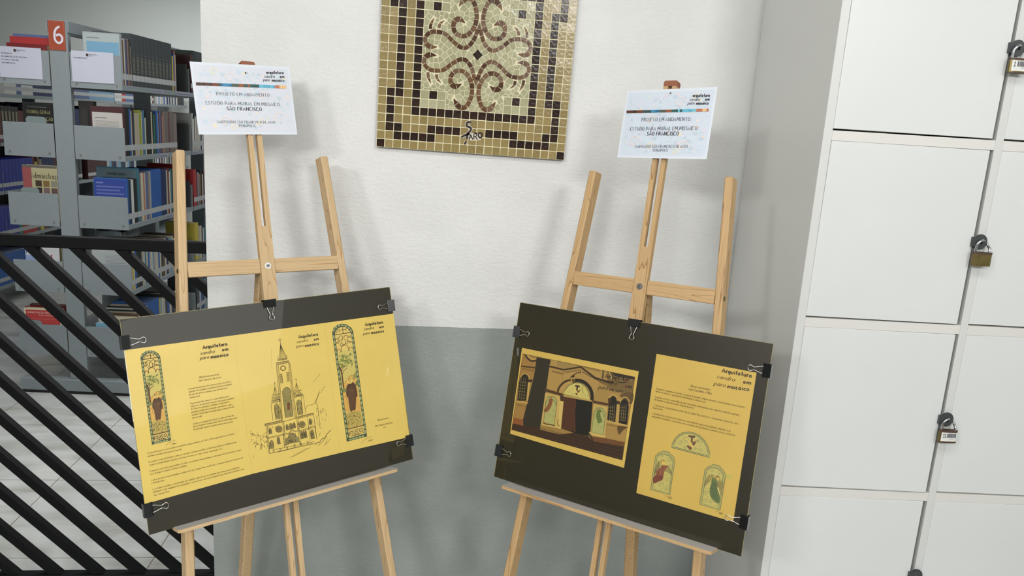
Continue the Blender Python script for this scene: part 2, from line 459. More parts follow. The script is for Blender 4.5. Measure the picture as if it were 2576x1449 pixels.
# ------------------------------------------------------------------ mosaic panel on the wall
MZ = WY - 0.018
def mosaic():
    k = MZ / WY
    bl = Vector((-0.15412 * k, MZ, EYE + (1.51729 - EYE) * k)); br = Vector((0.42014 * k, MZ, EYE + (1.50831 - EYE) * k))
    tl = Vector((-0.1562 * k, MZ, EYE + (1.9205 - EYE) * k))
    ux = (br - bl) / 23; uz = (tl - bl) / 16
    uz = Vector((-ux.z, 0, ux.x)).normalized() * uz.length
    c = bl + ux * 11.5 + uz * 11.5
    px, pz = ux.length, uz.length
    X = ux.normalized(); Z = uz.normalized(); Y = Z.cross(X)
    F = Matrix([[X.x, Z.x, -Y.x, c.x], [X.y, Z.y, -Y.y, c.y], [X.z, Z.z, -Y.z, c.z], [0, 0, 0, 1]])   # x right, y up, z toward the room
    root = tag(empty('mosaic_panel', F), 'square glass mosaic panel with brown scrolls on pale green, hung on the white wall', 'mosaic')
    grout = mat('mosaic_grout', (222, 216, 182), 0.7, bump=0.2, bscale=200)
    back = mat('mosaic_backing', (96, 78, 58), 0.7)
    dark = glass_tile('dark_brown_glass', (40, 26, 19), 0.35); dark2 = glass_tile('umber_glass', (48, 31, 22), 0.35)
    och = [glass_tile('ochre_glass_%d' % i, c, 0.06) for i, c in enumerate(((146, 128, 80), (140, 122, 75), (152, 134, 86)))]
    pal = [glass_tile('pale_green_glass_%d' % i, c, 0.05, 0.16) for i, c in enumerate(((168, 166, 132), (162, 160, 126), (176, 174, 141)))]
    bro = [glass_tile('brown_glass_%d' % i, c, 0.25) for i, c in enumerate(((92, 60, 34), (104, 72, 42), (76, 50, 30), (112, 86, 62)))]
    W2, H2 = 11.5 * px, 11.5 * pz
    MB().bbox(-W2, W2, -H2, H2, -0.0178, -0.0035, back, 0.0008).build('backing_board', root)
    MB().box(-W2 + .0004, W2 - .0004, -H2 + .0004, H2 - .0004, -0.0034, -0.0006, grout).build('grout_bed', root)
    S = Sheet(MAPS['mos'])
    def G(x, y): return S.at((x, y))
    # scrolls of the lower left quarter, traced on the panel's own tile grid; the others mirror it
    raw = [([(560, 480), (500, 470), (460, 495), (452, 545), (490, 595), (560, 610), (625, 600), (690, 550), (755, 512), (800, 508), (845, 550), (875, 612), (893, 690)], 34, (1, 0)),
           ([(780, 722), (730, 748), (692, 728), (681, 680), (700, 632), (745, 608), (800, 618), (840, 662), (866, 720), (872, 790), (856, 860), (820, 925), (770, 930), (735, 895), (714, 852)], 37, (1, 1)),
           ([(487, 622), (491, 670), (515, 722)], 25, (0, 1)), ([(560, 640), (568, 682), (602, 716)], 25, (0, 1))]
    curves = []
    for pts, w, two in raw:
        q = [G(*p) for p in pts]
        for fx in (0, 1):
            for fy in (0, 1):
                c2 = [((23 - x) if fx else x, (23 - y) if fy else y) for x, y in q]
                curves.append((smooth(c2, False, 8), w / 71.5, two))
    def loc(p): return ((p[0] - 11.5) * px, (p[1] - 11.5) * pz)
    # dense samples for distance tests
    samp = [(p, cw / 2) for cv, cw, _ in curves for p in cv]
    def dist(x, y): return min(math.hypot(x - p[0], y - p[1]) - r for p, r in samp)
    # square tiles
    darkset = set(); 
    def sym(c, r):
        for a in (c, 22 - c):
            for b in (r, 22 - r): darkset.add((a, b))
    for c, r in [(0, 0), (2, 1), (3, 1), (4, 1), (5, 1), (6, 1), (1, 2), (2, 2), (6, 2), (7, 2), (8, 2), (9, 2), (1, 3), (1, 4), (1, 5), (1, 6), (2, 6), (6, 6)]: sym(c, r)
    for c in range(4, 19): sym(c, 4)
    for r in range(4, 19): sym(4, r)
    for r in range(7, 16): sym(2, r)
    shard_cells = []
    sq = {}
    for mm in [dark, dark2] + och + pal: sq[mm.name] = MB().bbox(-px * .464, px * .464, -pz * .464, pz * .464, -0.0028, 0.0, mm, 0.0007).mesh('tile')
    sig = {(10, 1), (11, 1), (12, 1), (10, 2), (11, 2), (12, 2), (10, 3), (11, 3)}
    for r in range(19):
        for c in range(23):
            inner = 5 <= c <= 17 and 5 <= r <= 17
            if (c, r) in darkset: mm = R.choice((dark, dark2))
            elif inner:
                if dist(c + .5, r + .5) < 0.62 or math.hypot(c - 11, r - 11) < 3.2 or (6 < c < 16 and 8 < r < 14) or (9 <= c <= 13 and 6 < r < 17): shard_cells.append((c, r)); continue
                mm = R.choice(pal)
            else: mm = R.choice(och)
            if (c, r) in sig and (c, r) not in darkset: pass
            x, y = loc((c + .5, r + .5))
            o = link('tile', sq[mm.name], root, T(x + R.uniform(-.0002, .0002), y + R.uniform(-.0002, .0002), R.uniform(-.0003, .0002)) @ Matrix.Rotation(R.uniform(-.02, .02), 4, 'X') @ Matrix.Rotation(R.uniform(-.02, .02), 4, 'Y'))
            o.name = {'d': 'dark_tile', 'u': 'dark_tile', 'o': 'ochre_tile', 'p': 'pale_tile'}[mm.name[0]]
    # brown tesserae along the scrolls
    for cv, cw, (ta, tb) in curves:
        two_ = cw > .4; L = [0]
        for i in range(1, len(cv)): L.append(L[-1] + math.dist(cv[i - 1], cv[i]))
        tot = L[-1]; n = max(2, round(tot / 0.72))
        def P(s):
            s = min(max(s, 0), tot); i = 1
            while i < len(L) - 1 and L[i] < s: i += 1
            t = (s - L[i - 1]) / (L[i] - L[i - 1] or 1)
            a, b = cv[i - 1], cv[i]
            p = (a[0] + (b[0] - a[0]) * t, a[1] + (b[1] - a[1]) * t)
            j0, j1 = max(i - 2, 0), min(i + 1, len(cv) - 1)
            d = (cv[j1][0] - cv[j0][0], cv[j1][1] - cv[j0][1]); l = math.hypot(*d) or 1
            return p, (-d[1] / l, d[0] / l)
        for k in range(n):
            s0 = tot * k / n + 0.03; s1 = tot * (k + 1) / n - 0.03; sm = (s0 + s1) / 2
            def wd(s):
                e0 = min(1, s / 0.75) if ta else 1; e1 = min(1, (tot - s) / 0.75) if tb else 1
                sw = 1.22 if two_ and ((ta and s < 1.5) or (tb and tot - s < 1.5)) else 1.0
                return cw / 2 * sw * (0.08 + 0.92 * min(e0, e1))
            q = []
            for s in (s0, sm, s1):
                p, nn = P(s); q.append((p[0] + nn[0] * wd(s), p[1] + nn[1] * wd(s)))
            for s in (s1, sm, s0):
                p, nn = P(s); q.append((p[0] - nn[0] * wd(s), p[1] - nn[1] * wd(s)))
            q = [loc(p) for p in q]
            if max(p[1] for p in q) > 19.5 * pz - H2: continue
            a = sum(q[i - 1][0] * q[i][1] - q[i][0] * q[i - 1][1] for i in range(6))
            if a < 0: q.reverse()
            MB().prism(q, -0.0028, 0.0004, R.choice(bro)).build('scroll_tessera', root)
    # centre lozenge and the two wedges
    def poly(pts, m, nm):
        q = [loc(p) for p in pts]
        a = sum(q[i - 1][0] * q[i][1] - q[i][0] * q[i - 1][1] for i in range(len(q)))
        if a < 0: q.reverse()
        return MB().prism(q, -0.0028, 0.0003, m).build(nm, root)
    poly([(10.9, 11.5), (11.5, 12.12), (12.1, 11.5), (11.5, 10.88)], dark, 'lozenge_tile')
    poly([(11.2, 8.62), (11.8, 8.62), (11.5, 7.95)], bro[3], 'scroll_tessera'); poly([(11.2, 14.38), (11.8, 14.38), (11.5, 15.05)], bro[3], 'scroll_tessera')
    # pale shards: cells grown from seeds that follow the scrolls
    cells = set(shard_cells)
    def inside(x, y): return (int(math.floor(x)), int(math.floor(y))) in cells
    seeds = []
    def ok(x, y, d=0.56): return all((x - a) ** 2 + (y - b) ** 2 > d * d for a, b in seeds)
    for cv, cw, two in curves:
        for off in (0.62, 1.22):
            acc = 0
            for i in range(1, len(cv) - 1):
                acc += math.dist(cv[i - 1], cv[i])
                if acc < 0.6: continue
                acc = 0
                d = (cv[i + 1][0] - cv[i - 1][0], cv[i + 1][1] - cv[i - 1][1]); l = math.hypot(*d)
                for sg in (1, -1):
                    x = cv[i][0] - d[1] / l * off * sg; y = cv[i][1] + d[0] / l * off * sg
                    if inside(x, y) and dist(x, y) > 0.22 and ok(x, y) and y < 19.2 and math.hypot(x - 11.5, y - 11.5) > .85: seeds.append((x, y))
    for c, r in sorted(cells):
        for ax, ay in ((.5, .5), (.2, .8), (.8, .2)):
            x, y = c + ax, r + ay
            if dist(x, y) > 0.15 and ok(x, y, .62) and math.hypot(x - 11.5, y - 11.5) > .85: seeds.append((x, y))
    for r in range(25, 91):
        for c in range(25, 91):
            x, y = c * .2 + .07 * (r % 3), r * .2
            if inside(x, y) and dist(x, y) > 0.1 and ok(x, y, .5) and math.hypot(x - 11.5, y - 11.5) > .85: seeds.append((x, y))
    blockers = [p for i, (p, r_) in enumerate(samp) if i % 2 == 0]
    n = 0
    for (x, y) in seeds:
        if not (5 <= x <= 18 and 5 <= y <= 18): continue
        pg = [(x - .75, y - .75), (x + .75, y - .75), (x + .75, y + .75), (x - .75, y + .75)]
        cutters = [((a + x) / 2, (b + y) / 2, a - x, b - y, .035) for a, b in seeds if (a, b) != (x, y) and abs(a - x) < 1.6 and abs(b - y) < 1.6]
        for (a, b) in blockers:
            d = math.hypot(a - x, b - y)
            if d < 1.1: cutters.append((a - (a - x) / d * .25, b - (b - y) / d * .25, a - x, b - y, 0))
        for v in ((5.04, y, -1, 0, 0), (17.96, y, 1, 0, 0), (x, 5.04, 0, -1, 0), (x, 17.96, 0, 1, 0)): cutters.append(v)
        for dx in (-1, 0, 1):
            for dy in (-1, 0, 1):
                cc = (int(math.floor(x)) + dx, int(math.floor(y)) + dy)
                if cc not in cells and (abs(dx) + abs(dy)) == 1:
                    ex = cc[0] + (1 if dx < 0 else 0) if dx else x; ey = cc[1] + (1 if dy < 0 else 0) if dy else y
                    cutters.append((ex - dx * .04, ey - dy * .04, dx, dy, 0))
        dd = math.hypot(x - 11.5, y - 11.5)
        if dd < 1.6: cutters.append((11.5 - (11.5 - x) / dd * .5, 11.5 - (11.5 - y) / dd * .5, 11.5 - x, 11.5 - y, 0))
        for mx_, my_, nx, ny, sh in cutters:
            l = math.hypot(nx, ny); nx /= l; ny /= l
            mx2 = mx_ - nx * sh; my2 = my_ - ny * sh; out = []
            for i in range(len(pg)):
                p, q = pg[i], pg[(i + 1) % len(pg)]
                dp = (p[0] - mx2) * nx + (p[1] - my2) * ny; dq = (q[0] - mx2) * nx + (q[1] - my2) * ny
                if dp <= 0: out.append(p)
                if (dp < 0) != (dq < 0) and dp != dq:
                    t = dp / (dp - dq); out.append((p[0] + (q[0] - p[0]) * t, p[1] + (q[1] - p[1]) * t))
            pg = out
            if len(pg) < 3: break
        if len(pg) < 3: continue
        ar = abs(sum(pg[i - 1][0] * pg[i][1] - pg[i][0] * pg[i - 1][1] for i in range(len(pg)))) / 2
        if ar < 0.02: continue
        q = [loc(p) for p in pg]; n += 1
        c_ = loc((x, y)); MB().prism(q, -0.0028, R.uniform(-.0003, 0), R.choice(pal), T(c_[0], c_[1], 0) @ Matrix.Rotation(R.uniform(-.02, .02), 4, 'X') @ Matrix.Rotation(R.uniform(-.02, .02), 4, 'Y') @ T(-c_[0], -c_[1], 0)).build('pale_tessera', root)
    # artist's signature worked in slivers of dark tile
    sgm = mat('signature_sliver', (38, 26, 22), 0.3); gl = mat('signature_grout', (215, 206, 190), 0.6)
    sg = Sheet(); sg.z = 0.0006
    def st(pts, w, m=sgm, sm=True):
        q = [loc(G(*p)) for p in pts]
        if sm: q = smooth(q)
        sg.line(q, w * px / 71.5, m, raw=True)
    big = [([(868, 1060), (842, 1058), (828, 1075), (834, 1095), (862, 1105), (866, 1125), (848, 1150), (845, 1165)], 18), ([(786, 1190), (815, 1172), (850, 1158)], 17), ([(838, 1160), (832, 1205)], 17), ([(828, 1225), (812, 1252)], 17)]
    letters = [([(862, 1165), (853, 1212)], 9), ([(864, 1165), (884, 1210)], 9), ([(858, 1190), (876, 1190)], 6), ([(892, 1160), (894, 1208)], 9), ([(894, 1162), (915, 1158), (912, 1180), (895, 1182)], 8), ([(905, 1182), (925, 1212)], 9),
               ([(898, 1150), (925, 1155)], 8), ([(930, 1165), (945, 1150), (962, 1160), (962, 1180), (948, 1195), (934, 1182), (931, 1165)], 14)]
    for pts, w in big: st(pts, w + 9, gl)
    st([(850, 1185), (905, 1188), (950, 1180)], 62, gl); sg.z += .0002
    for pts, w in big: st(pts, w)
    for pts, w in letters: st(pts, w)
    sg.mb.build('signature', root)
    return n
mosaic()

# ------------------------------------------------------------------ black railing across the opening
def railing():
    bk = mat('black_enamel', (5, 7, 8), 0.5, spec=0.2)
    root = tag(empty('railing', T(-1.9, 2.4155, 0)), 'black steel railing of slanted bars across the library opening', 'railing')
    I = T(1.9, -2.4155, 0)
    y0, y1 = 2.398, 2.433; XE = -0.6535; X0 = -3.2
    MB().bbox(X0, XE, y0, y1, 1.158, 1.193, bk, 0.003, I).build('top_rail', root)
    MB().bbox(X0, XE, y0, y1, 0.022, 0.052, bk, 0.003, I).build('bottom_rail', root)
    for px_ in (X0 + .02,): MB().bbox(px_ - .018, px_ + .018, y0, y1, 0.0, 1.157, bk, 0.003, I).build('post', root)
    sl = 1.035; hw = 0.0185
    k = 0
    for k in range(-1, 28):
        xt = -0.79 - 0.1325 * k
        # parallelogram between the rails, cut where the wall and the end post stand
        pts = [(xt - hw, 1.1575), (xt + hw, 1.1575), (xt + hw + 1.105 / sl, 0.0525), (xt - hw + 1.105 / sl, 0.0525)]
        for lim, sg in ((XE - 0.0005, 1), (X0 + 0.04, -1)):
            out = []
            for i in range(len(pts)):
                p, q = pts[i], pts[(i + 1) % len(pts)]
                dp = (p[0] - lim) * sg; dq = (q[0] - lim) * sg
                if dp <= 0: out.append(p)
                if (dp < 0) != (dq < 0): t = dp / (dp - dq); out.append((p[0] + (q[0] - p[0]) * t, p[1] + (q[1] - p[1]) * t))
            pts = out
            if len(pts) < 3: break
        if len(pts) < 3: continue
        ar = abs(sum(pts[i - 1][0] * pts[i][1] - pts[i][0] * pts[i - 1][1] for i in range(len(pts)))) / 2
        if ar < 0.0004: continue
        Mx = I @ Matrix([[1, 0, 0, 0], [0, 0, -1, 2.4155], [0, 1, 0, 0], [0, 0, 0, 1]])
        MB().prism(pts, -0.0125, 0.0125, bk, Mx).build('slanted_bar', root)
railing()

# ------------------------------------------------------------------ locker bank
def lockers():
    th = math.radians(4.3)
    F = Matrix([[math.cos(th), math.sin(th), 0, 0.9567], [-math.sin(th), math.cos(th), 0, 1.787], [0, 0, 1, 0], [0, 0, 0, 1]])
    body = mat('locker_laminate', (213, 215, 212), 0.32, spec=0.4); door = mat('locker_door_white', (219, 222, 221), 0.3, spec=0.4, var=0.012, vscale=5)
    edge = mat('locker_edge_band', (220, 219, 214), 0.4); hk = mat('hasp_grey_plastic', (62, 67, 68), 0.4)
    root = tag(empty('locker_cabinet', F), 'tall white laminate locker cabinet with square doors against the wall', 'lockers')
    D = 0.535
    for x0, x1 in ((0, .022), (.432, .452), (.862, .884)): MB().bbox(x0, x1, 0, D, 0.0, 2.592, body, 0.0007).build('side_panel' if x0 in (0, .862) else 'divider', root)
    MB().box(.0221, .8619, D - .012, D - .0002, .2, 2.59, body).build('back_panel', root)
    zs = [.211, .683, 1.155, 1.6265, 2.0975, 2.5795]
    for x0, x1 in ((.0222, .4318), (.4522, .8618)):
        for z in zs: MB().bbox(x0, x1, 0.0003, D - .0125, z - .0122, z + .0122, edge, 0.0006).build('shelf', root)
        MB().box(x0, x1, .03, .045, 0, .198, body).build('plinth', root)
    for ci, (x0, x1) in enumerate(((.0228, .4195), (.4528, .8495))):
        for r in range(5):
            w = x1 - x0; z0 = zs[r] + .0150; z1 = zs[r + 1] - .0138
            op = math.radians(-[.55, 1.0, .75, .9, .4][r] if ci == 0 else -.5)
            rock = math.radians([.12, .16, .30, .36, .1][r] if ci == 0 else .15)
            d = MB().bbox(0, w, 0, .017, 0, z1 - z0, door, 0.001).build('door', root, T(x0, 0.0015, z0 + .0015) @ RZ(op) @ Matrix.Rotation(rock * .4, 4, 'Y'))
            # lock hasp: two D-shaped lugs with a hole
            zc = [.452, .916, 1.392, 1.861, 2.33][r] - z0 - .0015
            for lay in (0, 1):
                c = (w + .014, zc - .004); pts = []
                n = 20; ho = []
                for k in range(n):
                    a = 2 * PI * k / n + PI / n
                    rr = .0165 + lay * .001; dx, dy = math.cos(a), math.sin(a)
                    px_, py_ = dx * rr, dy * (rr + .002)
                    if px_ < -.013: px_ = -.013; py_ = max(-.0165, min(.0165, dy / abs(dx) * .016 if abs(dx) > .01 else py_))
                    pts.append((c[0] + px_ + lay * .003, -.0075 + lay * .004, c[1] + py_)); ho.append((c[0] + .002 + dx * .0048, -.0075 + lay * .004, c[1] - .001 + dy * .0048))
                vs = []
                for th_ in (0, .0028): vs += [(p[0], p[1] + th_, p[2]) for p in pts] + [(p[0], p[1] + th_, p[2]) for p in ho]
                Fc = []
                for k in range(n):
                    j = (k + 1) % n
                    Fc += [(k, j, n + j, n + k), (2 * n + k, 3 * n + k, 3 * n + j, 2 * n + j), (k, 2 * n + k, 2 * n + j, j), (n + k, n + j, 3 * n + j, 3 * n + k)]
                b = MB(); b.poly(vs, Fc, hk)
                if lay == 0: b.box(c[0] - .02, c[0] - .0125, -.0078, -.0002, c[1] - .012, c[1] + .012, hk)
                b.build('hasp', d)
    # padlocks
    brass = mat('worn_brass', (122, 108, 66), 0.35, metal=0.7, var=0.2, vscale=60); brown = mat('brown_band', (78, 58, 48), 0.5); steel = mat('steel', (200, 200, 202), 0.2, metal=1.0)
    paper = mat('sticker_white', (226, 226, 222), 0.5); inkb = mat('sticker_ink', (30, 32, 40), 0.6); grey = mat('barcode_grey', (70, 74, 84), 0.6)
    def padlock(z, num, label):
        P = F @ T(.4385, -.020, z)
        r = tag(empty('padlock', P), label, 'padlock', 'padlocks hanging on the locker doors')
        b = MB(); pts = []
        for k in range(16):
            a = 2 * PI * k / 16; ca, sa = math.cos(a), math.sin(a)
            pts.append((math.copysign(abs(ca) ** .55, ca) * .0245, math.copysign(abs(sa) ** .8, sa) * .0075))
        b.prism(pts, -.016, .0115, brass); bo = b.build('body', r, smooth=False)
        pt2 = [(x * 1.015, y * 1.03) for x, y in pts]
        MB().prism(pt2, .0116, .0158, brown).build('top_band', r); MB().prism(pt2, -.0188, -.0161, brass if num is None else brown).build('base_band', r)
        path = smooth([(-.0185, 0, .013), (-.0185, -.001, .032), (-.014, -.002, .041), (-.006, .000, .0455), (.004, .009, .0445), (.013, .0125, .040), (.0175, .010, .032), (.018, .002, .024), (.018, 0, .013)], False, 5)
        MB().tube(path, .0030, steel, 10).build('shackle', r, smooth=True)
        if num:
            st = MB(); front = sorted([p for p in pts if p[1] < -.001], key=lambda p: p[0])
            lo = [(x, y - .0003) for x, y in front if -.0225 < x]
            for (a, c) in zip(lo, lo[1:]): st.face([(a[0], a[1], -.0140), (c[0], c[1], -.0140), (c[0], c[1], .0105), (a[0], a[1], .0105)], paper)
            so = st.build('number_sticker', r)
            S = Sheet(); S.z = .0
            x = -.017
            for ch in num:
                S.line([(x, .004), (x + .0025, .008), (x + .0025, -.003)], .0011, inkb, raw=True); S.line([(x, -.003), (x + .005, -.003)], .0011, inkb, raw=True); x += .0045
            xb = -.008 + (.002 if len(num) > 1 else 0); rr = random.Random(len(num))
            while xb < .0175:
                w = rr.choice((.0006, .0009, .0013)); S.line([(xb, -.0035), (xb, .0085)], w, grey, raw=True); xb += w + rr.choice((.0005, .0008))
            for k in range(5): S.line([(.002 + k * .002, -.0075), (.0032 + k * .002, -.0055)], .0006, grey, raw=True)
            Mx = Matrix([[1, 0, 0, 0], [0, 0, -1, -.0082], [0, 1, 0, 0], [0, 0, 0, 1]])
            S.mb.build('printed_code', so, Mx)
    padlock(1.8155, '1', 'brass padlock with white barcode sticker numbered 1 on the topmost visible locker door')
    padlock(1.3475, None, 'bare worn brass padlock without a sticker on the middle locker door')
    padlock(.8715, '11', 'brass padlock with white barcode sticker numbered 11 on the lower locker door')
lockers()

# ------------------------------------------------------------------ easels
WV = {}
for i, (bc, dk) in enumerate((((224, 192, 146), (184, 142, 94)), ((212, 176, 126), (158, 114, 70)))):
    for ax in (0, 1): WV[(i, ax)] = [wood('pine_%d_%d_%d' % (i, ax, q), ax, bc, dk, 1.3 * q + i) for q in range(3)]
M_CUT = mat('stained_end_grain', (150, 92, 66), 0.6); M_LEDGE = mat('ledge_grey_face', (196, 192, 188), 0.35, spec=0.5)
M_STEEL = mat('bolt_steel', (190, 192, 194), 0.25, metal=1.0); M_BRASSY = mat('screw_brass', (120, 112, 80), 0.35, metal=0.9); M_WASH = mat('white_washer', (235, 236, 236), 0.4)
def bar(p0, p1, w, d, m, bev=0.0025, cap=None, zax=(0, 0, 1)):
    """straight bar from p0 to p1, w across, d deep behind its front face line, softened edges and ends"""
    p0 = Vector(p0); p1 = Vector(p1); y = (p1 - p0); L = y.length; y.normalize(); z = Vector(zax); x = y.cross(z).normalized(); z = x.cross(y)
    Mx = Matrix([[x.x, y.x, z.x, p0.x], [x.y, y.y, z.y, p0.y], [x.z, y.z, z.z, p0.z], [0, 0, 0, 1]])
    b = MB(); b.bbox(-w / 2, w / 2, 0, L, -d, 0, m, bev, Mx)
    return b
def easel(i, board, bx, by, roll, rear, led, label):
    Bm = M4(FRAMES[board])
    E = Bm @ T(bx, by, -0.012) @ RZ(math.radians(roll))
    o = E.translation; zdir = E.to_3x3() @ Vector((0, 0, 1)); ydir = E.to_3x3() @ Vector((0, 1, 0))
    yaw = math.atan2(-zdir.x, zdir.y) 
    base = T(o.x, o.y, 0) @ RZ(math.atan2(zdir.y, zdir.x) + PI / 2)
    root = tag(empty('easel', base), label, 'easel')
    L = base.inverted() @ E
    m1, m0 = WV[(i, 1)], WV[(i, 0)]
    def part(b, name, par=root, M=L, sm=False): return b.build(name, par, M, sm)
    def floor_y(x, z=-.02):     # where the leg line meets the floor
        p = E @ Vector((x, 0, z)); return -p.z / ydir.z
    for s in (-1, 1):
        yf = floor_y(s * .30) + .012
        top = (s * (.2145 - .068 * .304), .304, 0); bot = (s * (.2145 - .068 * yf), yf, 0)
        lg = part(bar(bot, top, .021, .042, m1[s % 3], .003), 'leg')
    # crossbar in two halves either side of the mast
    for s in (-1, 1):
        x0, x1 = s * .0196, s * .2035
        b = MB(); b.bbox(min(x0, x1), max(x0, x1), -.019, .019, -.022, -.002, m0[1 if s > 0 else 2], .0012); part(b, 'crossbar')
    # mast: solid middle, slotted above and below
    yb = floor_y(0) + .16
    b = MB()
    outer = [(-.019, yb), (-.0058, yb), (-.0058, -.235), (-.019, -.235)]
    b.prism(outer, -.015, 0, m1[0]); b.prism([(.0058, yb), (.019, yb), (.019, -.235), (.0058, -.235)], -.015, 0, m1[0])
    b.prism([(-.019, -.235), (.019, -.235), (.019, .107), (.0058, .107), (-.0058, .107), (-.019, .107)], -.015, 0, m1[0])
    b.prism([(-.019, .107), (-.0058, .107), (-.0058, .538), (-.019, .538)], -.015, 0, m1[0]); b.prism([(.0058, .107), (.019, .107), (.019, .538), (.0058, .538)], -.015, 0, m1[0])
    part(b, 'mast')
    part(MB().prism([(-.019, .538), (.019, .538), (.019, .548), (.0165, .553), (-.0165, .553), (-.019, .548)], -.023, 0, M_CUT), 'mast_cap')
    Rl = base.inverted() @ E @ Vector((0, -.02, -.028)); ft = Vector((Rl.x, Rl.y - 0, 0))
    h = Rl.copy(); foot = Vector((Rl.x, Rl.y + rear, .004))
    rb = bar(foot, h, .03, .034, m1[2], .003, zax=(0, -1, 0)); part(rb, 'rear_leg', root, None)
    # fittings
    c = MB(); c.cyl((0, 0, 0), (0, 0, 1), .0085, .0012, M_WASH if i == 0 else M_STEEL, 24); part(c, 'washer')
    c = MB(); c.cyl((0, 0, .0012), (0, 0, 1), .0050, .0022, M_STEEL, 16, .0036); c.box(-.0035, .0035, -.0006, .0006, .0034, .0036, mat('slot_dark', (40, 40, 40), .6)); part(c, 'bolt')
    s = -1 if i == 0 else 1
    c = MB(); c.cyl((s * (.2145 - .068 * -.002 + .0105), -.002, -.012), (s, 0, 0), .006, .0015, M_BRASSY, 16); part(c, 'screw')
    # ledge under the board
    x0, x1, tilt = led
    c = MB(); zf = .047; y1 = -.2562; n = []
    pts = [(x0, -.0115), (x1, -.0115), (x1, zf - .006), (x1 - .006, zf), (x0 + .006, zf), (x0, zf - .006)]
    Mx = Matrix([[1, 0, 0, 0], [0, 0, 1, 0], [0, 1, 0, 0], [0, 0, 0, 1]])
    vs = [(p[0], y1, p[1]) for p in pts]; vb = [(p[0], y1 - .008, p[1]) for p in pts]; k = len(pts)
    c.poly(vs, [tuple(reversed(range(k)))], M_LEDGE); c.poly(vb, [tuple(range(k))], m0[0]); c.poly(vs + vb, [(q, (q + 1) % k, k + (q + 1) % k, k + q) for q in range(k)], m0[0])
    part(c, 'ledge', root, base.inverted() @ Bm @ Matrix.Rotation(math.radians(tilt), 4, 'Z'))
    return E
EZL = easel(0, 'board_left', .013, .351, -2.2, .20, (-.305, .288, -.55), 'light pine tripod easel standing before the library opening, left of the mosaic')
EZR = easel(1, 'board_right', -.005, .348, 0, .12, (-.309, .301, .55), 'honey pine tripod easel standing beside the white lockers, right of the mosaic')

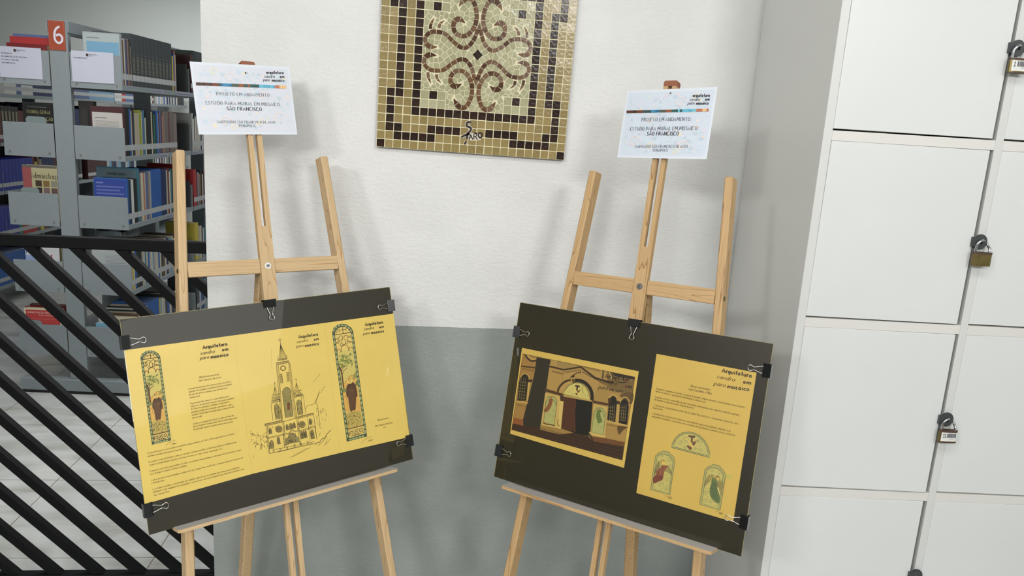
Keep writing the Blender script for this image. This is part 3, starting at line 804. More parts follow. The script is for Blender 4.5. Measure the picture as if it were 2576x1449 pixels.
# ------------------------------------------------------------------ A4 title sheets pinned to the masts
def title_sheet(fr, hm, sc_, crop, label, side):
    F = M4(FRAMES[fr]); w, h = .297 * .86 * sc_ / 2, .21 * .86 * sc_ / 2
    paper = mat('title_paper', (226, 233, 242), 0.4, spec=0.4); blue = [mat('pale_blue_print_%d' % i, c, .4) for i, c in enumerate(((208, 224, 236), (216, 226, 238), (203, 217, 228), (222, 226, 236), (214, 230, 236)))]
    warm = [mat('pale_warm_print_%d' % i, c, .4) for i, c in enumerate(((238, 226, 222), (240, 232, 206), (232, 222, 232)))]
    ink = mat('title_ink', (42, 44, 52), 0.5)
    root = tag(empty('title_sheet', F), label, 'sign', 'printed title sheets pinned to the easels')
    # faintly curled sheet
    b = MB(); nx, ny = 12, 6; vs = []
    for j in range(ny + 1):
        for i in range(nx + 1):
            x = -w + 2 * w * i / nx; y = -h + 2 * h * j / ny; vs.append((x, y, 0))
    b.poly([(x, y, 0.0003) for x, y, z in vs], [(j * (nx + 1) + i, j * (nx + 1) + i + 1, (j + 1) * (nx + 1) + i + 1, (j + 1) * (nx + 1) + i) for j in range(ny) for i in range(nx)], paper)
    b.box(-w, w, -h, h, -.0002, .00025, paper)
    po = b.build('paper', root)
    S = Sheet(MAPS[hm]); S.z = .0005
    rr = random.Random(3 if side == 0 else 9)
    mw, mh = w - .006, h - .007
    def raw(pts, m):
        S.mb.face([(x, y, S.z) for x, y in pts], m); S.z += 4e-6
    # watermark: a field of pale broken-tile shapes and scrolls
    raw([(-mw, -mh), (mw, -mh), (mw, mh), (-mw, mh)], blue[3] if side == 0 else blue[1])
    for k in range(260):
        cx = rr.uniform(-mw + .008, mw - .008); cy = rr.uniform(-mh + .008, mh - .008); n = rr.choice((4, 5)); a0 = rr.uniform(0, 6); r0 = rr.uniform(.003, .0075)
        if side == 0 and cy < 0 and rr.random() < .45: continue
        raw([(cx + math.cos(a0 + 2 * PI * q / n) * r0, cy + math.sin(a0 + 2 * PI * q / n) * r0 * .9) for q in range(n)], rr.choice(blue) if rr.random() < .93 else rr.choice(warm))
    for cx, cy, r0, m in ((-.075, .068, .012, 1), (-.035, .055, .016, 0), (-.06, -.06, .017, 0), (.085, -.05, .020, 0), (.045, .01, .014, 0), (-.04, -.075, .010, 1), (.035, -.062, .012, 1)):
        if side: cx = -cx
        sp = [(cx + math.cos(t * .5) * r0 * (1 - t / 16), cy + math.sin(t * .5) * r0 * (1 - t / 16)) for t in range(15)]
        sp = [(max(-mw + .003, min(mw - .003, x)), max(-mh + .003, min(mh - .003, y))) for x, y in sp]
        S.line(sp, .0028, warm[m], raw=True); S.z += 4e-6
    # colour strip
    (ax, ay), (bx, by), hh = crop['strip']
    cols = [(92, 60, 46), (60, 46, 38), (120, 66, 44), (58, 82, 84), (66, 140, 180), (52, 110, 150), (84, 92, 80), (150, 92, 60), (52, 96, 92), (44, 84, 78), (110, 190, 214), (96, 176, 208), (126, 196, 214), (196, 120, 92), (236, 196, 140)]
    n = 40
    for q in range(n):
        t0, t1 = q / n, (q + 1) / n; ci = int(t0 * len(cols)); c0 = cols[min(len(cols) - 1, max(0, ci + rr.choice((0, 0, 0, -1, 1))))]
        S.fill([(ax + (bx - ax) * t0, ay + (by - ay) * t0), (ax + (bx - ax) * t1, ay + (by - ay) * t1), (ax + (bx - ax) * t1, ay + (by - ay) * t1 + hh), (ax + (bx - ax) * t0, ay + (by - ay) * t0 + hh)], cmat(c0))
    for s, p0, p1, hc, wt in crop['text']: text(S, s, p0, p1, hc, ink, w=wt)
    logo(S, crop['logo'], ink, small=True)
    S.mb.build('print', po)
    c = MB(); px_, py_ = S.at(crop['pin']); c.cyl((px_, py_, .0006), (.25, -.3, 1), .0011, .008, M_STEEL, 8); c.cyl((px_, py_, .0006), (.25, -.3, 1), .0022, .0012, mat('pin_dark', (40, 40, 42), .4), 8)
    c.build('pin', root)
def logo(S, L, ink, small=False, hm=None, flecks=((120, 60, 50), (70, 96, 80), (150, 120, 70), (60, 70, 100))):
    """ 'Arquitetura em mosaico' in fat letters, 'sandra paro' in script """
    A, Emm, Mo, Sa, Pa = L
    for (s, p0, p1, h) in (A, Emm, Mo):
        text(S, s, p0, p1, h, ink, hm, w=2.3, thin=1.5, serif=False, gap=1.6)
        S.z += 8e-6
        if flecks:
            n = len(s); 
            for q, ch in enumerate(s):
                if q % 2: continue
                t0, t1 = q / n, (q + 1) / n
                text(S, ch, (p0[0] + (p1[0] - p0[0]) * t0, p0[1] + (p1[1] - p0[1]) * t0), (p0[0] + (p1[0] - p0[0]) * (t1 - .02), p0[1] + (p1[1] - p0[1]) * (t1 - .02)), h, cmat(flecks[q // 2 % len(flecks)]), hm, w=.7, thin=.4, serif=False, gap=1.6)
        S.z += 8e-6
    for (s, p0, p1, h) in (Sa, Pa): text(S, s, p0, p1, h, ink, hm, w=1.25, thin=.45, shear=.42, serif=False, gap=1.0)
LL = dict(strip=((328, 305), (1356, 343), 34), pin=(893, 195), text=[('PROJETO EM ANDAMENTO:', (560, 450), (1190, 468), 33, 1.15), ('ESTUDO PARA MURAL EM MOSAICO:', (440, 555), (1305, 575), 36, 1.15),
     ('SÃO FRANCISCO', (683, 622), (1090, 629), 36, 1.9), ('SANTUÁRIO SÃO FRANCISCO DE ASSIS', (570, 768), (1240, 773), 28, 1.2), ('PENÁPOLIS', (820, 812), (1013, 815), 28, 1.2)],
     logo=(('arquitetura', (1130, 206), (1332, 209), 32), ('em', (1285, 255), (1338, 256), 32), ('mosaico', (1193, 296), (1340, 299), 32), ('sandra', (1105, 252), (1228, 253), 36), ('paro', (1092, 292), (1172, 294), 36)))
LR = dict(strip=((712, 316), (1543, 297), 27), pin=(1157, 138), text=[('PROJETO EM ANDAMENTO:', (862, 424), (1373, 418), 33, 1.15), ('ESTUDO PARA MURAL EM MOSAICO:', (748, 518), (1445, 512), 34, 1.15),
     ('SÃO FRANCISCO', (918, 567), (1248, 566), 34, 1.9), ('SANTUÁRIO SÃO FRANCISCO DE ASSIS', (797, 693), (1335, 692), 26, 1.2), ('PENÁPOLIS', (978, 731), (1133, 730), 26, 1.2)],
     logo=(('arquitetura', (1380, 178), (1558, 176), 30), ('em', (1507, 216), (1552, 215), 30), ('mosaico', (1415, 257), (1545, 255), 30), ('sandra', (1348, 218), (1455, 217), 32), ('paro', (1326, 256), (1398, 255), 32)))
title_sheet('label_left', 'labL', LABSC[0], LL, 'white printed title sheet pinned to the top of the left easel', 0)
title_sheet('label_right', 'labR', LABSC[1], LR, 'white printed title sheet pinned to the top of the right easel', 1)
# ------------------------------------------------------------------ display boards with their printed sheets
BW, BH = .72326, .51084
M_FILM = mat('dark_olive_board', (36, 31, 10), 0.4, coat=.8, coatr=0.02, var=0.05, vscale=3); M_FEDGE = mat('film_edge', (150, 140, 92), 0.3)
M_YEL = mat('amber_sheet', (228, 199, 100), 0.45, coat=0.8, coatr=0.03, var=0.03, vscale=9, detail=5); M_YEL2 = mat('amber_sheet_deep', (206, 174, 84), 0.45, coat=0.8, coatr=0.03, var=0.03, vscale=9, detail=5)
INK = cmat((70, 58, 34)); INKD = cmat((46, 36, 26))
def board(fr, label):
    F = M4(FRAMES[fr]); root = tag(empty('display_board', F @ T(0, -BH / 2, 0)), label, 'board')
    C = T(0, BH / 2, 0)
    b = MB(); b.bbox(-BW / 2, BW / 2, -BH / 2, BH / 2, -.004, 0, M_FILM, .0005); b.build('panel', root, C)
    b = MB(); t = .0008
    for (x0, x1, y0, y1) in ((-BW / 2 + .001, BW / 2 - .001, BH / 2 - .0005, BH / 2 + .0006), (-BW / 2 - .0006, -BW / 2 + .0004, -BH / 2 + .001, BH / 2 - .001), (BW / 2 - .0004, BW / 2 + .0006, -BH / 2 + .001, BH / 2 - .001)): b.box(x0, x1, y0, y1, -.0005, .0005, M_FEDGE)
    b.build('film_edge', root, C)
    return F, root, C
def paper(root, C, hm, corners, m, label=None):
    S = Sheet(MAPS[hm]); q = [S.at(p) for p in corners]; q.reverse()
    b = MB(); b.prism(q, .0002, .0006, m); o = b.build('printed_sheet', root, C)
    if label: o['label'] = label
    return o
def window_art(S, tf):
    """tall arched stained window sketch: border of beads, scrollwork, tree, robed man, flowers"""
    S0 = S.at
    class Sub: pass
    def P(pts): return [tf(p) for p in pts]
    def F(pts, c, sm=False): S.fill(P(pts), cmat(c), sm)
    def L(pts, w, c, sm=True, closed=False): S.line(P(smooth(pts, closed) if sm else pts), w * .00019, cmat(c), closed=closed)
    teal = (70, 84, 62); br = (96, 66, 38)
    F([(237, 1385), (75, 165), (95, 115), (150, 78), (205, 67), (260, 75), (320, 110), (345, 150), (498, 1325)], teal)
    F([(262, 1348), (105, 190), (118, 145), (160, 110), (210, 98), (258, 105), (300, 132), (320, 168), (470, 1296)], (222, 196, 108))
    def bead(cx, cy, ang, a=23, b=11):
        F([(cx + math.cos(t) * a * math.cos(ang) - math.sin(t) * b * math.sin(ang), cy + math.cos(t) * a * math.sin(ang) + math.sin(t) * b * math.cos(ang)) for t in [2 * PI * k / 10 for k in range(10)]], (158, 168, 112))
    for k in range(21):
        t = (k + .5) / 21
        bead(92 + (247 - 92) * t, 190 + (1350 - 190) * t, math.radians(82)); bead(334 + (482 - 334) * t, 170 + (1300 - 170) * t, math.radians(82))
    for k in range(5): t = (k + .5) / 5; bead(262 + 205 * t, 1366 - 47 * t, math.radians(-13), 20, 10)
    for x, y, a in ((97, 140, -55), (125, 108, -35), (165, 87, -18), (208, 82, 0), (252, 90, 15), (292, 112, 38), (320, 140, 55)): bead(x, y, math.radians(a), 19, 10)
    F([(130, 385), (340, 350), (400, 820), (200, 850)], (206, 190, 104))
    L([(108, 192), (325, 160)], 10, br, False); L([(210, 100), (216, 182)], 8, br, False); L([(175, 138), (250, 128)], 6, br, False)
    for pts in ([(130, 172), (140, 145), (160, 132), (172, 145), (160, 158)], [(300, 150), (285, 122), (262, 116), (250, 130), (265, 142)], [(150, 250), (165, 212), (190, 200), (210, 215), (205, 240), (188, 232)], [(222, 222), (240, 198), (262, 195), (275, 215), (262, 232)],
                [(205, 240), (195, 275), (215, 300), (240, 290), (243, 250), (225, 236)], [(185, 285), (175, 305), (195, 318), (215, 302)], [(245, 280), (262, 295), (272, 275), (258, 262)], [(128, 290), (150, 262), (180, 250)], [(262, 238), (290, 262), (328, 272)], [(125, 275), (150, 285), (170, 262)], [(272, 250), (300, 275), (325, 262)]): L(pts, 7, br)
    for x, y in ((122, 224), (140, 221), (287, 200), (305, 197)): L([(x, y), (x + 3, y + 26)], 8, (52, 44, 30), False)
    for pts in ([(192, 382), (186, 340), (210, 312), (245, 305), (275, 325), (285, 368)], [(134, 388), (140, 358), (163, 352), (186, 384)], [(288, 366), (296, 336), (320, 326), (338, 346)]): L(pts, 8, (128, 84, 50))
    rr = random.Random(11)
    for k in range(46):
        x, y = rr.uniform(160, 335), rr.uniform(405, 545); r = rr.uniform(9, 19)
        if abs(x - 245 - (y - 470) * .1) > 95: continue
        F([(x + math.cos(a) * r * rr.uniform(.7, 1.1), y + math.sin(a) * r * rr.uniform(.6, 1)) for a in [k2 * PI / 3 for k2 in range(6)]], rr.choice(((132, 140, 66), (116, 128, 62), (150, 152, 76), (172, 166, 88))))
    for k in range(26):
        x, y = rr.uniform(155, 330), rr.uniform(410, 550); L([(x, y), (x + rr.uniform(-18, 18), y + rr.uniform(-14, 14)), (x + rr.uniform(-22, 22), y + rr.uniform(-20, 20))], 3, (84, 96, 54))
    L([(210, 795), (197, 700), (186, 620), (168, 565), (150, 545)], 22, (104, 72, 44)); L([(188, 650), (215, 592), (262, 560)], 8, (104, 72, 44)); L([(184, 610), (205, 560), (232, 528)], 7, (104, 72, 44)); L([(180, 600), (180, 555), (205, 515)], 6, (104, 72, 44))
    F([(205, 905), (190, 800), (232, 715), (290, 645), (372, 655), (388, 740), (402, 900), (420, 1040), (232, 1050)], (214, 168, 84), True)
    F([(340, 640), (372, 600), (382, 660), (330, 690)], (150, 146, 78), True); F([(182, 800), (240, 790), (245, 825), (190, 835)], (128, 132, 70), True); F([(365, 720), (395, 700), (400, 750), (372, 760)], (112, 122, 74), True)
    L([(215, 735), (260, 690), (310, 640), (372, 655)], 5, (150, 92, 50)); L([(200, 870), (240, 900), (250, 960)], 4, (150, 92, 50))
    F([(288 + math.cos(a) * 37, 702 + math.sin(a) * 38) for a in [k * PI / 8 for k in range(16)]], (232, 204, 104)); L([(288 + math.cos(a) * 37, 702 + math.sin(a) * 38) for a in [k * PI / 8 for k in range(16)]], 3.5, (176, 122, 54), closed=True)
    F([(268, 738), (246, 768), (238, 850), (250, 905), (262, 880), (272, 960), (286, 1042), (300, 1062), (322, 1032), (352, 1035), (360, 1000), (368, 885), (386, 880), (382, 820), (362, 742), (330, 718), (300, 736)], (84, 58, 36), False)
    F([(288 + math.cos(a) * 17, 700 + math.sin(a) * 21) for a in [k * PI / 5 for k in range(10)]], (216, 176, 96)); L([(272, 705), (272, 684), (288, 678), (304, 684), (305, 700)], 6, (66, 46, 30)); L([(279, 716), (290, 723), (300, 714)], 5, (84, 60, 36))
    F([(375, 882), (392, 880), (400, 900), (382, 896)], (214, 174, 96)); F([(244, 895), (258, 890), (262, 915), (250, 918)], (214, 174, 96))
    for a, b in (((290, 760), (285, 1000)), ((310, 750), (318, 1020)), ((340, 780), (345, 1010)), ((262, 790), (268, 880)), ((325, 790), (330, 950)), ((300, 830), (302, 1040))): L([a, ((a[0] + b[0]) / 2 + 3, (a[1] + b[1]) / 2), b], 4, (128, 92, 56))
    L([(266, 745), (300, 770), (332, 725)], 5, (48, 34, 24)); L([(276, 818), (345, 808)], 5, (150, 116, 70))
    for x in (285, 345): F([(x - 12, 1040), (x + 10, 1035), (x + 14, 1060), (x - 10, 1066)], (200, 160, 88))
    F([(228, 1065), (425, 1040), (448, 1205), (250, 1240)], (186, 164, 84))
    for k in range(60):
        x, y = rr.uniform(235, 425), rr.uniform(1050, 1215)
        L([(x, y), (x + rr.uniform(-16, 16), y + rr.uniform(-12, 12)), (x + rr.uniform(-20, 20), y + rr.uniform(-16, 16))], 4, rr.choice(((98, 100, 52), (120, 96, 48), (84, 92, 60), (140, 112, 56), (100, 70, 40))))
    L([(246, 1248), (455, 1200)], 13, (110, 74, 40), False)
    F([(256, 1262), (458, 1216), (468, 1290), (262, 1338)], (204, 178, 98))
    for pts in ([(268, 1320), (290, 1270), (320, 1275), (312, 1300), (296, 1294)], [(330, 1325), (345, 1290), (372, 1300)], [(452, 1285), (430, 1235), (405, 1245), (410, 1272), (428, 1268)], [(270, 1275), (262, 1310)], [(385, 1240), (365, 1255), (380, 1280), (400, 1300)], [(300, 1325), (360, 1308), (430, 1300)], [(340, 1250), (352, 1268), (338, 1282)]): L(pts, 7, (66, 48, 32))
    L([(237, 1385), (75, 165), (95, 115), (150, 78), (205, 67), (260, 75), (320, 110), (345, 150), (498, 1325)], 4, (48, 60, 46), False, True)
    L([(262, 1348), (105, 190), (118, 145), (160, 110), (210, 98), (258, 105), (300, 132), (320, 168), (470, 1296)], 4, (56, 64, 44), False, True)
    L([(425, 1398), (470, 1360), (490, 1352), (520, 1335), (560, 1322)], 3, (120, 92, 50)); L([(510, 1385), (530, 1362), (535, 1380), (550, 1358), (556, 1376), (575, 1352)], 4, (110, 84, 48))
def church_art(S):
    c = cmat((104, 92, 54)); d = cmat((76, 66, 42)); f = cmat((178, 156, 84))
    rr = random.Random(21)
    def L(pts, w=.0007, m=c, sm=False, closed=False):
        j = [(x + rr.uniform(-1.2, 1.2), y + rr.uniform(-1.2, 1.2)) for x, y in pts]; S.line(smooth(j, closed) if sm else j, w, m, closed=closed)
    def shade(poly, n, m=c, w=.0005):
        x0 = min(p[0] for p in poly); x1 = max(p[0] for p in poly); y0 = min(p[1] for p in poly); y1 = max(p[1] for p in poly)
        for k in range(n):
            x = rr.uniform(x0, x1); y = rr.uniform(y0, y1); L([(x, y), (x + rr.uniform(-6, 6), min(y1, y + rr.uniform(8, 26)))], w, m)
    # spire and cross
    L([(380, 40), (386, 118)], .0011, d); L([(362, 72), (404, 64)], .0011, d)
    for x in (374, 386, 398, 412, 428, 444): L([(386, 118), (x, 278)], .0007, d)
    L([(386, 118), (374, 282)], .0011, d); L([(386, 118), (452, 268)], .0011, d)
    for y in (284, 292, 302): L([(355, y + 4), (462, y - 14)], .0011, d)
    L([(357, 245), (360, 300)], .0008, d); L([(450, 236), (458, 285)], .0008, d); L([(405, 300), (414, 292), (424, 298)], .0015, d, True)
    L([(335, 330), (488, 305)], .0014, d); L([(335, 356), (490, 325)], .0010, d)
    for k in range(14): x = 342 + k * 10.5; L([(x, 334 - k * 1.8), (x + 2, 350 - k * 1.9)], .0012, d)
    # tower shaft
    for x0, x1 in ((338, 392), (352, 404), (362, 412), (476, 548), (488, 560), (496, 570)): L([(x0, 358 if x0 < 400 else 330), (x1, 985 if x0 < 400 else 960)], .0009, d)
    for r in (31, 24): L([(416 + math.cos(a) * r, 390 + math.sin(a) * r * .92) for a in [k * PI / 8 for k in range(16)]], .0011, d, closed=True)
    for x, y in ((378, 458), (454, 440)):
        L([(x, y), (x + 24, y - 4), (x + 36, y + 104), (x + 12, y + 108), (x, y)], .0009, d)
        for k in range(9): L([(x + 4 + k * 1.3, y + 6 + k * 11.5), (x + 24 + k * 1.3, y + 3 + k * 11.5)], .0013, d)
    # tall arched window
    ar = [(442, 955), (412, 690), (410, 650), (430, 618), (458, 608), (488, 618), (500, 650), (528, 940)]
    S.fill([S_ for S_ in ar], cmat((150, 136, 74))); L(ar, .0013, d, closed=True)
    shade([(425, 650), (515, 930)], 70, cmat((104, 92, 50))); shade([(430, 680), (500, 780)], 22, cmat((112, 122, 62)), .0009)
    S.fill([(462, 790), (484, 780), (496, 800), (490, 862), (466, 860)], cmat((122, 76, 44)), True)
    # side turrets
    for ox, oy, cr in ((322, 600, 545), (566, 556, 505)):
        L([(ox - 4, cr), (ox, oy - 4)], .0009, d); L([(ox - 14, cr + 18), (ox + 10, cr + 14)], .0009, d)
        for x in (-20, -8, 6, 20, 34): L([(ox, oy), (ox + x, oy + 92)], .0007, d)
        for y in (92, 104, 120, 136, 150): L([(ox - 24 - y * .1, oy + y + 4), (ox + 46 + y * .12, oy + y - 12)], .0010, d)
        shade([(ox - 22, oy + 96), (ox + 46, oy + 138)], 18, d)
    L([(278, 768), (380, 742)], .0013, d); L([(282, 790), (384, 764)], .0009, d); L([(540, 708), (646, 684)], .0013, d); L([(544, 726), (648, 702)], .0009, d)
    for k in range(9): L([(290 + k * 11, 768 - k * 2.6), (292 + k * 11, 784 - k * 2.6)], .0011, d); L([(550 + k * 11, 706 - k * 2.4), (552 + k * 11, 720 - k * 2.4)], .0011, d)
    for a, b in (((278, 790), (300, 990)), ((346, 780), (372, 985)), ((372, 760), (400, 975)), ((544, 730), (570, 945)), ((620, 712), (640, 905)), ((646, 704), (672, 905))): L([a, b], .0009, d)
    for x, y in ((318, 796), (572, 748)):
        pg = [(x + 14, y + 180), (x - 2, y + 50), (x, y + 18), (x + 22, y), (x + 44, y + 14), (x + 52, y + 50), (x + 66, y + 165)]
        S.fill(pg, cmat((160, 142, 78))); L(pg, .0012, d, closed=True); shade([(x + 6, y + 20), (x + 56, y + 160)], 34, d, .0007)
    # lower front
    L([(200, 1028), (408, 984)], .0014, d); L([(204, 1048), (412, 1004)], .0010, d); L([(412, 1000), (565, 958)], .0013, d); L([(565, 950), (765, 900)], .0014, d); L([(570, 968), (768, 916)], .0010, d)
    for k in range(17): L([(210 + k * 12, 1026 - k * 2.5), (212 + k * 12, 1044 - k * 2.5)], .0013, d); L([(575 + k * 11, 948 - k * 2.8), (577 + k * 11, 962 - k * 2.8)], .0013, d)
    for a, b in (((222, 1050), (252, 1362)), ((236, 1050), (262, 1362)), ((410, 1004), (432, 1290)), ((424, 1000), (444, 1285)), ((572, 970), (606, 1262)), ((586, 968), (618, 1258)), ((694, 940), (724, 1220)), ((762, 905), (800, 1200)), ((776, 1040), (800, 1190))): L([a, b], .0010, d)
    L([(236, 1182), (430, 1140)], .0011, d); L([(240, 1192), (432, 1150)], .0008, d); L([(600, 1105), (780, 1048)], .0013, d); L([(604, 1114), (782, 1060)], .0008, d)
    for cx, cy, r in ((368, 1084, 38), (632, 1032, 36)):
        for q in (1, .78): L([(cx + math.cos(a) * r * q, cy + math.sin(a) * r * q) for a in [k * PI / 8 for k in range(16)]], .0013, d, closed=True)
        S.fill([(cx + math.cos(a) * r * .68, cy + math.sin(a) * r * .68) for a in [k * PI / 6 for k in range(12)]], cmat((142, 124, 66))); shade([(cx - 20, cy - 20), (cx + 20, cy + 8)], 16, d)
    def arch(x, y, w, h, sk=.11, fl=(132, 116, 64)):
        pg = [(x + h * sk, y + h), (x + w * .05, y + h * .3), (x + w * .2, y + h * .08), (x + w * .5, y), (x + w * .8, y + h * .05), (x + w * .98, y + h * .28), (x + w + h * sk, y + h - w * .22)]
        S.fill(pg, cmat(fl)); L(pg, .0011, d, closed=True); shade([(x + 4, y + h * .2), (x + w, y + h * .8)], int(w * h / 140), d)
    arch(250, 1076, 34, 66); arch(446, 1032, 30, 66); arch(486, 1018, 34, 70); arch(524, 1008, 30, 66); arch(708, 968, 32, 66); arch(258, 1212, 48, 100, .05, (150, 132, 72)); arch(345, 1174, 32, 84); arch(612, 1112, 22, 84); arch(636, 1106, 22, 84); arch(660, 1100, 22, 84); arch(724, 1092, 40, 106)
    S.fill([(478, 1255), (470, 1180), (486, 1140), (520, 1126), (556, 1140), (568, 1175), (575, 1235)], cmat((146, 130, 72))); L([(478, 1255), (470, 1180), (486, 1140), (520, 1126), (556, 1140), (568, 1175), (575, 1235)], .0013, d); L([(474, 1185), (568, 1172)], .001, d)
    L([(490, 1178), (502, 1150), (520, 1142), (542, 1150), (556, 1170)], .0008, d, True); shade([(484, 1188), (566, 1236)], 34, d, .0009)
    L([(440, 1130), (480, 1128), (515, 1092), (560, 1108), (604, 1100)], .0012, d, True); L([(440, 1140), (484, 1140), (516, 1104), (560, 1120)], .0009, d, True)
    S.fill([(436, 1190), (470, 1184), (478, 1262), (444, 1268)], cmat((134, 124, 70))); S.fill([(562, 1172), (596, 1166), (604, 1230), (572, 1238)], cmat((138, 132, 78)))
    shade([(415, 1010), (440, 1280)], 34, d); shade([(570, 985), (600, 1100)], 24, d); shade([(700, 950), (760, 1090)], 30); shade([(240, 1050), (400, 1075)], 26)
    for x in (300, 380, 455, 540, 612, 688): y = 1320 - (x - 300) * .26; L([(x, y), (x + 3, y + 30), (x + 14, y + 30), (x + 12, y + 2), (x, y)], .0010, d)
    L([(262, 1362), (420, 1325), (620, 1275), (790, 1240)], .0011, d); L([(300, 1320), (520, 1278), (770, 1225)], .0009, d); L([(360, 1345), (560, 1298), (760, 1255)], .0008, c)
    for k in range(9): x = 490 + k * 22; y = 1405 - k * 12; L([(x, y), (x + 60, y - 14)], .0006)
    # trees on both sides
    for k in range(46):
        x = rr.uniform(24, 240); y = 1190 + (x - 130) * .1 + rr.uniform(-70, 110)
        L([(x, y), (x + rr.uniform(-10, 10), y + rr.uniform(-24, 24)), (x + rr.uniform(-14, 14), y + rr.uniform(-24, 30))], rr.choice((.0005, .0008)), c, True)
    L([(50, 1130), (90, 1160), (130, 1150), (170, 1165), (222, 1120)], .0008, c, True); L([(160, 1170), (170, 1320)], .0010, c); L([(75, 1375), (80, 1415)], .0006)
    L([(668, 855), (690, 815), (730, 810), (776, 792), (786, 780), (804, 800), (830, 980), (838, 1080)], .0009, c); L([(786, 780), (820, 690), (830, 640), (862, 652), (885, 596)], .0009, c); L([(776, 788), (812, 700), (824, 668), (850, 664)], .0008, d)
    for k in range(34): x = rr.uniform(770, 912); y = rr.uniform(800, 1180) if x < 840 else rr.uniform(830, 960); L([(x, y), (x + rr.uniform(-4, 6), y + rr.uniform(15, 50))], .0005, c)
    L([(756, 550), (764, 552), (800, 500), (836, 458)], .0006, c)
    for k in range(5): L([(282, 180 + k * 48), (284 + k * 2, 214 + k * 48)], .0004, c)
    L([(780, 1262), (805, 1240), (830, 1235), (860, 1195), (885, 1185), (915, 1140), (960, 1092)], .0015, d); L([(812, 1272), (840, 1250), (862, 1228), (915, 1165)], .0010, d); L([(880, 1275), (905, 1230), (918, 1200), (900, 1262), (958, 1188)], .0008, c)
def spiral(S, cx, cy, r, turns=1.6, d0=0.0, w=.0007, c=(108, 118, 76), sg=1, tail=None):
    pts = [(cx + math.cos(d0 + sg * t * 2 * PI) * r * (1 - t / turns * .85), cy + math.sin(d0 + sg * t * 2 * PI) * r * (1 - t / turns * .85)) for t in [k * turns / 22 for k in range(23)]]
    if tail: pts = smooth([tail, pts[0]], False, 4) + pts
    S.line(pts, w, cmat(c))
def angel_art(S):
    tl = cmat((58, 74, 58)); pale = cmat((190, 176, 98)); bd = cmat((166, 160, 96))
    def F(p, c, sm=False): S.fill(p, cmat(c), sm)
    def L(p, w, c, sm=True, closed=False): S.line(smooth(p, closed) if sm else p, w, cmat(c), closed=closed)
    # half-round panel with tau cross and two arms
    out = [(537, 275), (552, 215), (590, 145), (640, 90), (710, 52), (800, 36), (890, 55), (975, 102), (1045, 172), (1092, 255), (1116, 340), (1116, 428)]
    inn = [(562, 262), (580, 210), (615, 150), (668, 98), (740, 66), (820, 60), (905, 84), (985, 140), (1045, 212), (1080, 290), (1094, 345), (1092, 400)]
    S.fill(out, bd); S.fill(inn, pale); S.line(out, .0011, tl, closed=True); S.line(inn, .0010, tl, closed=True)
    for a in ((676, 205, 40, 0), (740, 270, 26, 2), (960, 180, 40, 3), (905, 290, 24, 1), (985, 310, 36, 4), (750, 150, 48, 2)): spiral(S, a[0], a[1], a[2], 1.5, a[3], sg=1 if a[3] % 2 else -1)
    L([(600, 180), (590, 230), (640, 285)], .0006, (120, 126, 80)); L([(1075, 300), (1060, 350), (1000, 370)], .0006, (120, 126, 80)); L([(960, 80), (1020, 170), (960, 270)], .0006, (120, 126, 80))
    F([(795, 86), (850, 94), (905, 98), (892, 132), (850, 122), (800, 116)], (98, 66, 44)); F([(836, 115), (864, 118), (860, 205), (834, 198)], (98, 66, 44))
    F([(780, 238), (830, 262), (856, 286), (842, 302), (820, 320), (808, 300), (772, 262)], (112, 74, 50)); F([(868, 190), (905, 178), (912, 200), (880, 252), (846, 236)], (112, 74, 50))
    F([(748, 150), (738, 132), (775, 132), (792, 152), (880, 262), (866, 288), (776, 160)], (226, 198, 104)); L([(748, 150), (738, 132), (775, 132), (792, 152), (880, 262), (866, 288), (776, 160)], .0006, (120, 92, 52), False, True)
    L([(900, 178), (925, 168), (950, 178), (938, 192), (912, 196)], .0008, (130, 98, 56))
    def frame(o, i):
        S.fill(o, bd); S.fill(i, pale); S.line(o, .0010, tl, closed=True); S.line(i, .0009, tl, closed=True)
    frame([(222, 915), (298, 395), (318, 398), (332, 366), (358, 350), (396, 348), (402, 325), (522, 352), (518, 376), (556, 398), (580, 438), (582, 468), (593, 475), (515, 1000)],
          [(252, 903), (322, 432), (336, 404), (360, 384), (398, 378), (508, 402), (540, 430), (552, 488), (562, 492), (500, 972)])
    for a in ((392, 402, 34, 3), (506, 450, 40, 2), (525, 545, 30, 1), (478, 748, 36, 4), (372, 838, 42, 0), (458, 905, 36, 5), (300, 640, 20, 2)): spiral(S, a[0], a[1], a[2], 1.5, a[3], sg=1 if a[3] % 2 else -1)
    L([(260, 870), (300, 915), (380, 925), (420, 850), (400, 780)], .0006, (120, 126, 80)); L([(520, 640), (530, 760), (490, 840), (430, 880)], .0006, (120, 126, 80))
    F([(355, 475), (315, 550), (278, 690), (330, 640), (372, 560)], (140, 132, 76), True); L([(350, 480), (300, 575), (280, 690)], .0008, (72, 66, 44)); L([(342, 520), (300, 640)], .0005, (72, 66, 44)); L([(352, 540), (318, 640)], .0005, (72, 66, 44))
    F([(476, 548), (512, 610), (543, 690), (500, 660), (440, 640), (445, 590)], (150, 140, 80), True); L([(470, 548), (510, 590), (545, 695)], .0011, (52, 48, 36)); L([(500, 610), (520, 660)], .0005, (72, 66, 44)); L([(425, 690), (470, 690), (520, 655)], .0006, (100, 106, 70))
    F([(412 + math.cos(a) * 38, 498 + math.sin(a) * 38) for a in [k * PI / 7 for k in range(14)]], (212, 190, 90)); L([(412 + math.cos(a) * 38, 498 + math.sin(a) * 38) for a in [k * PI / 7 for k in range(14)]], .0006, (140, 116, 60), closed=True)
    F([(385, 545), (420, 545), (470, 548), (482, 572), (455, 600), (432, 645), (412, 740), (398, 770), (330, 800), (268, 822), (258, 775), (262, 730), (300, 690), (318, 620), (375, 580)], (142, 88, 60), True)
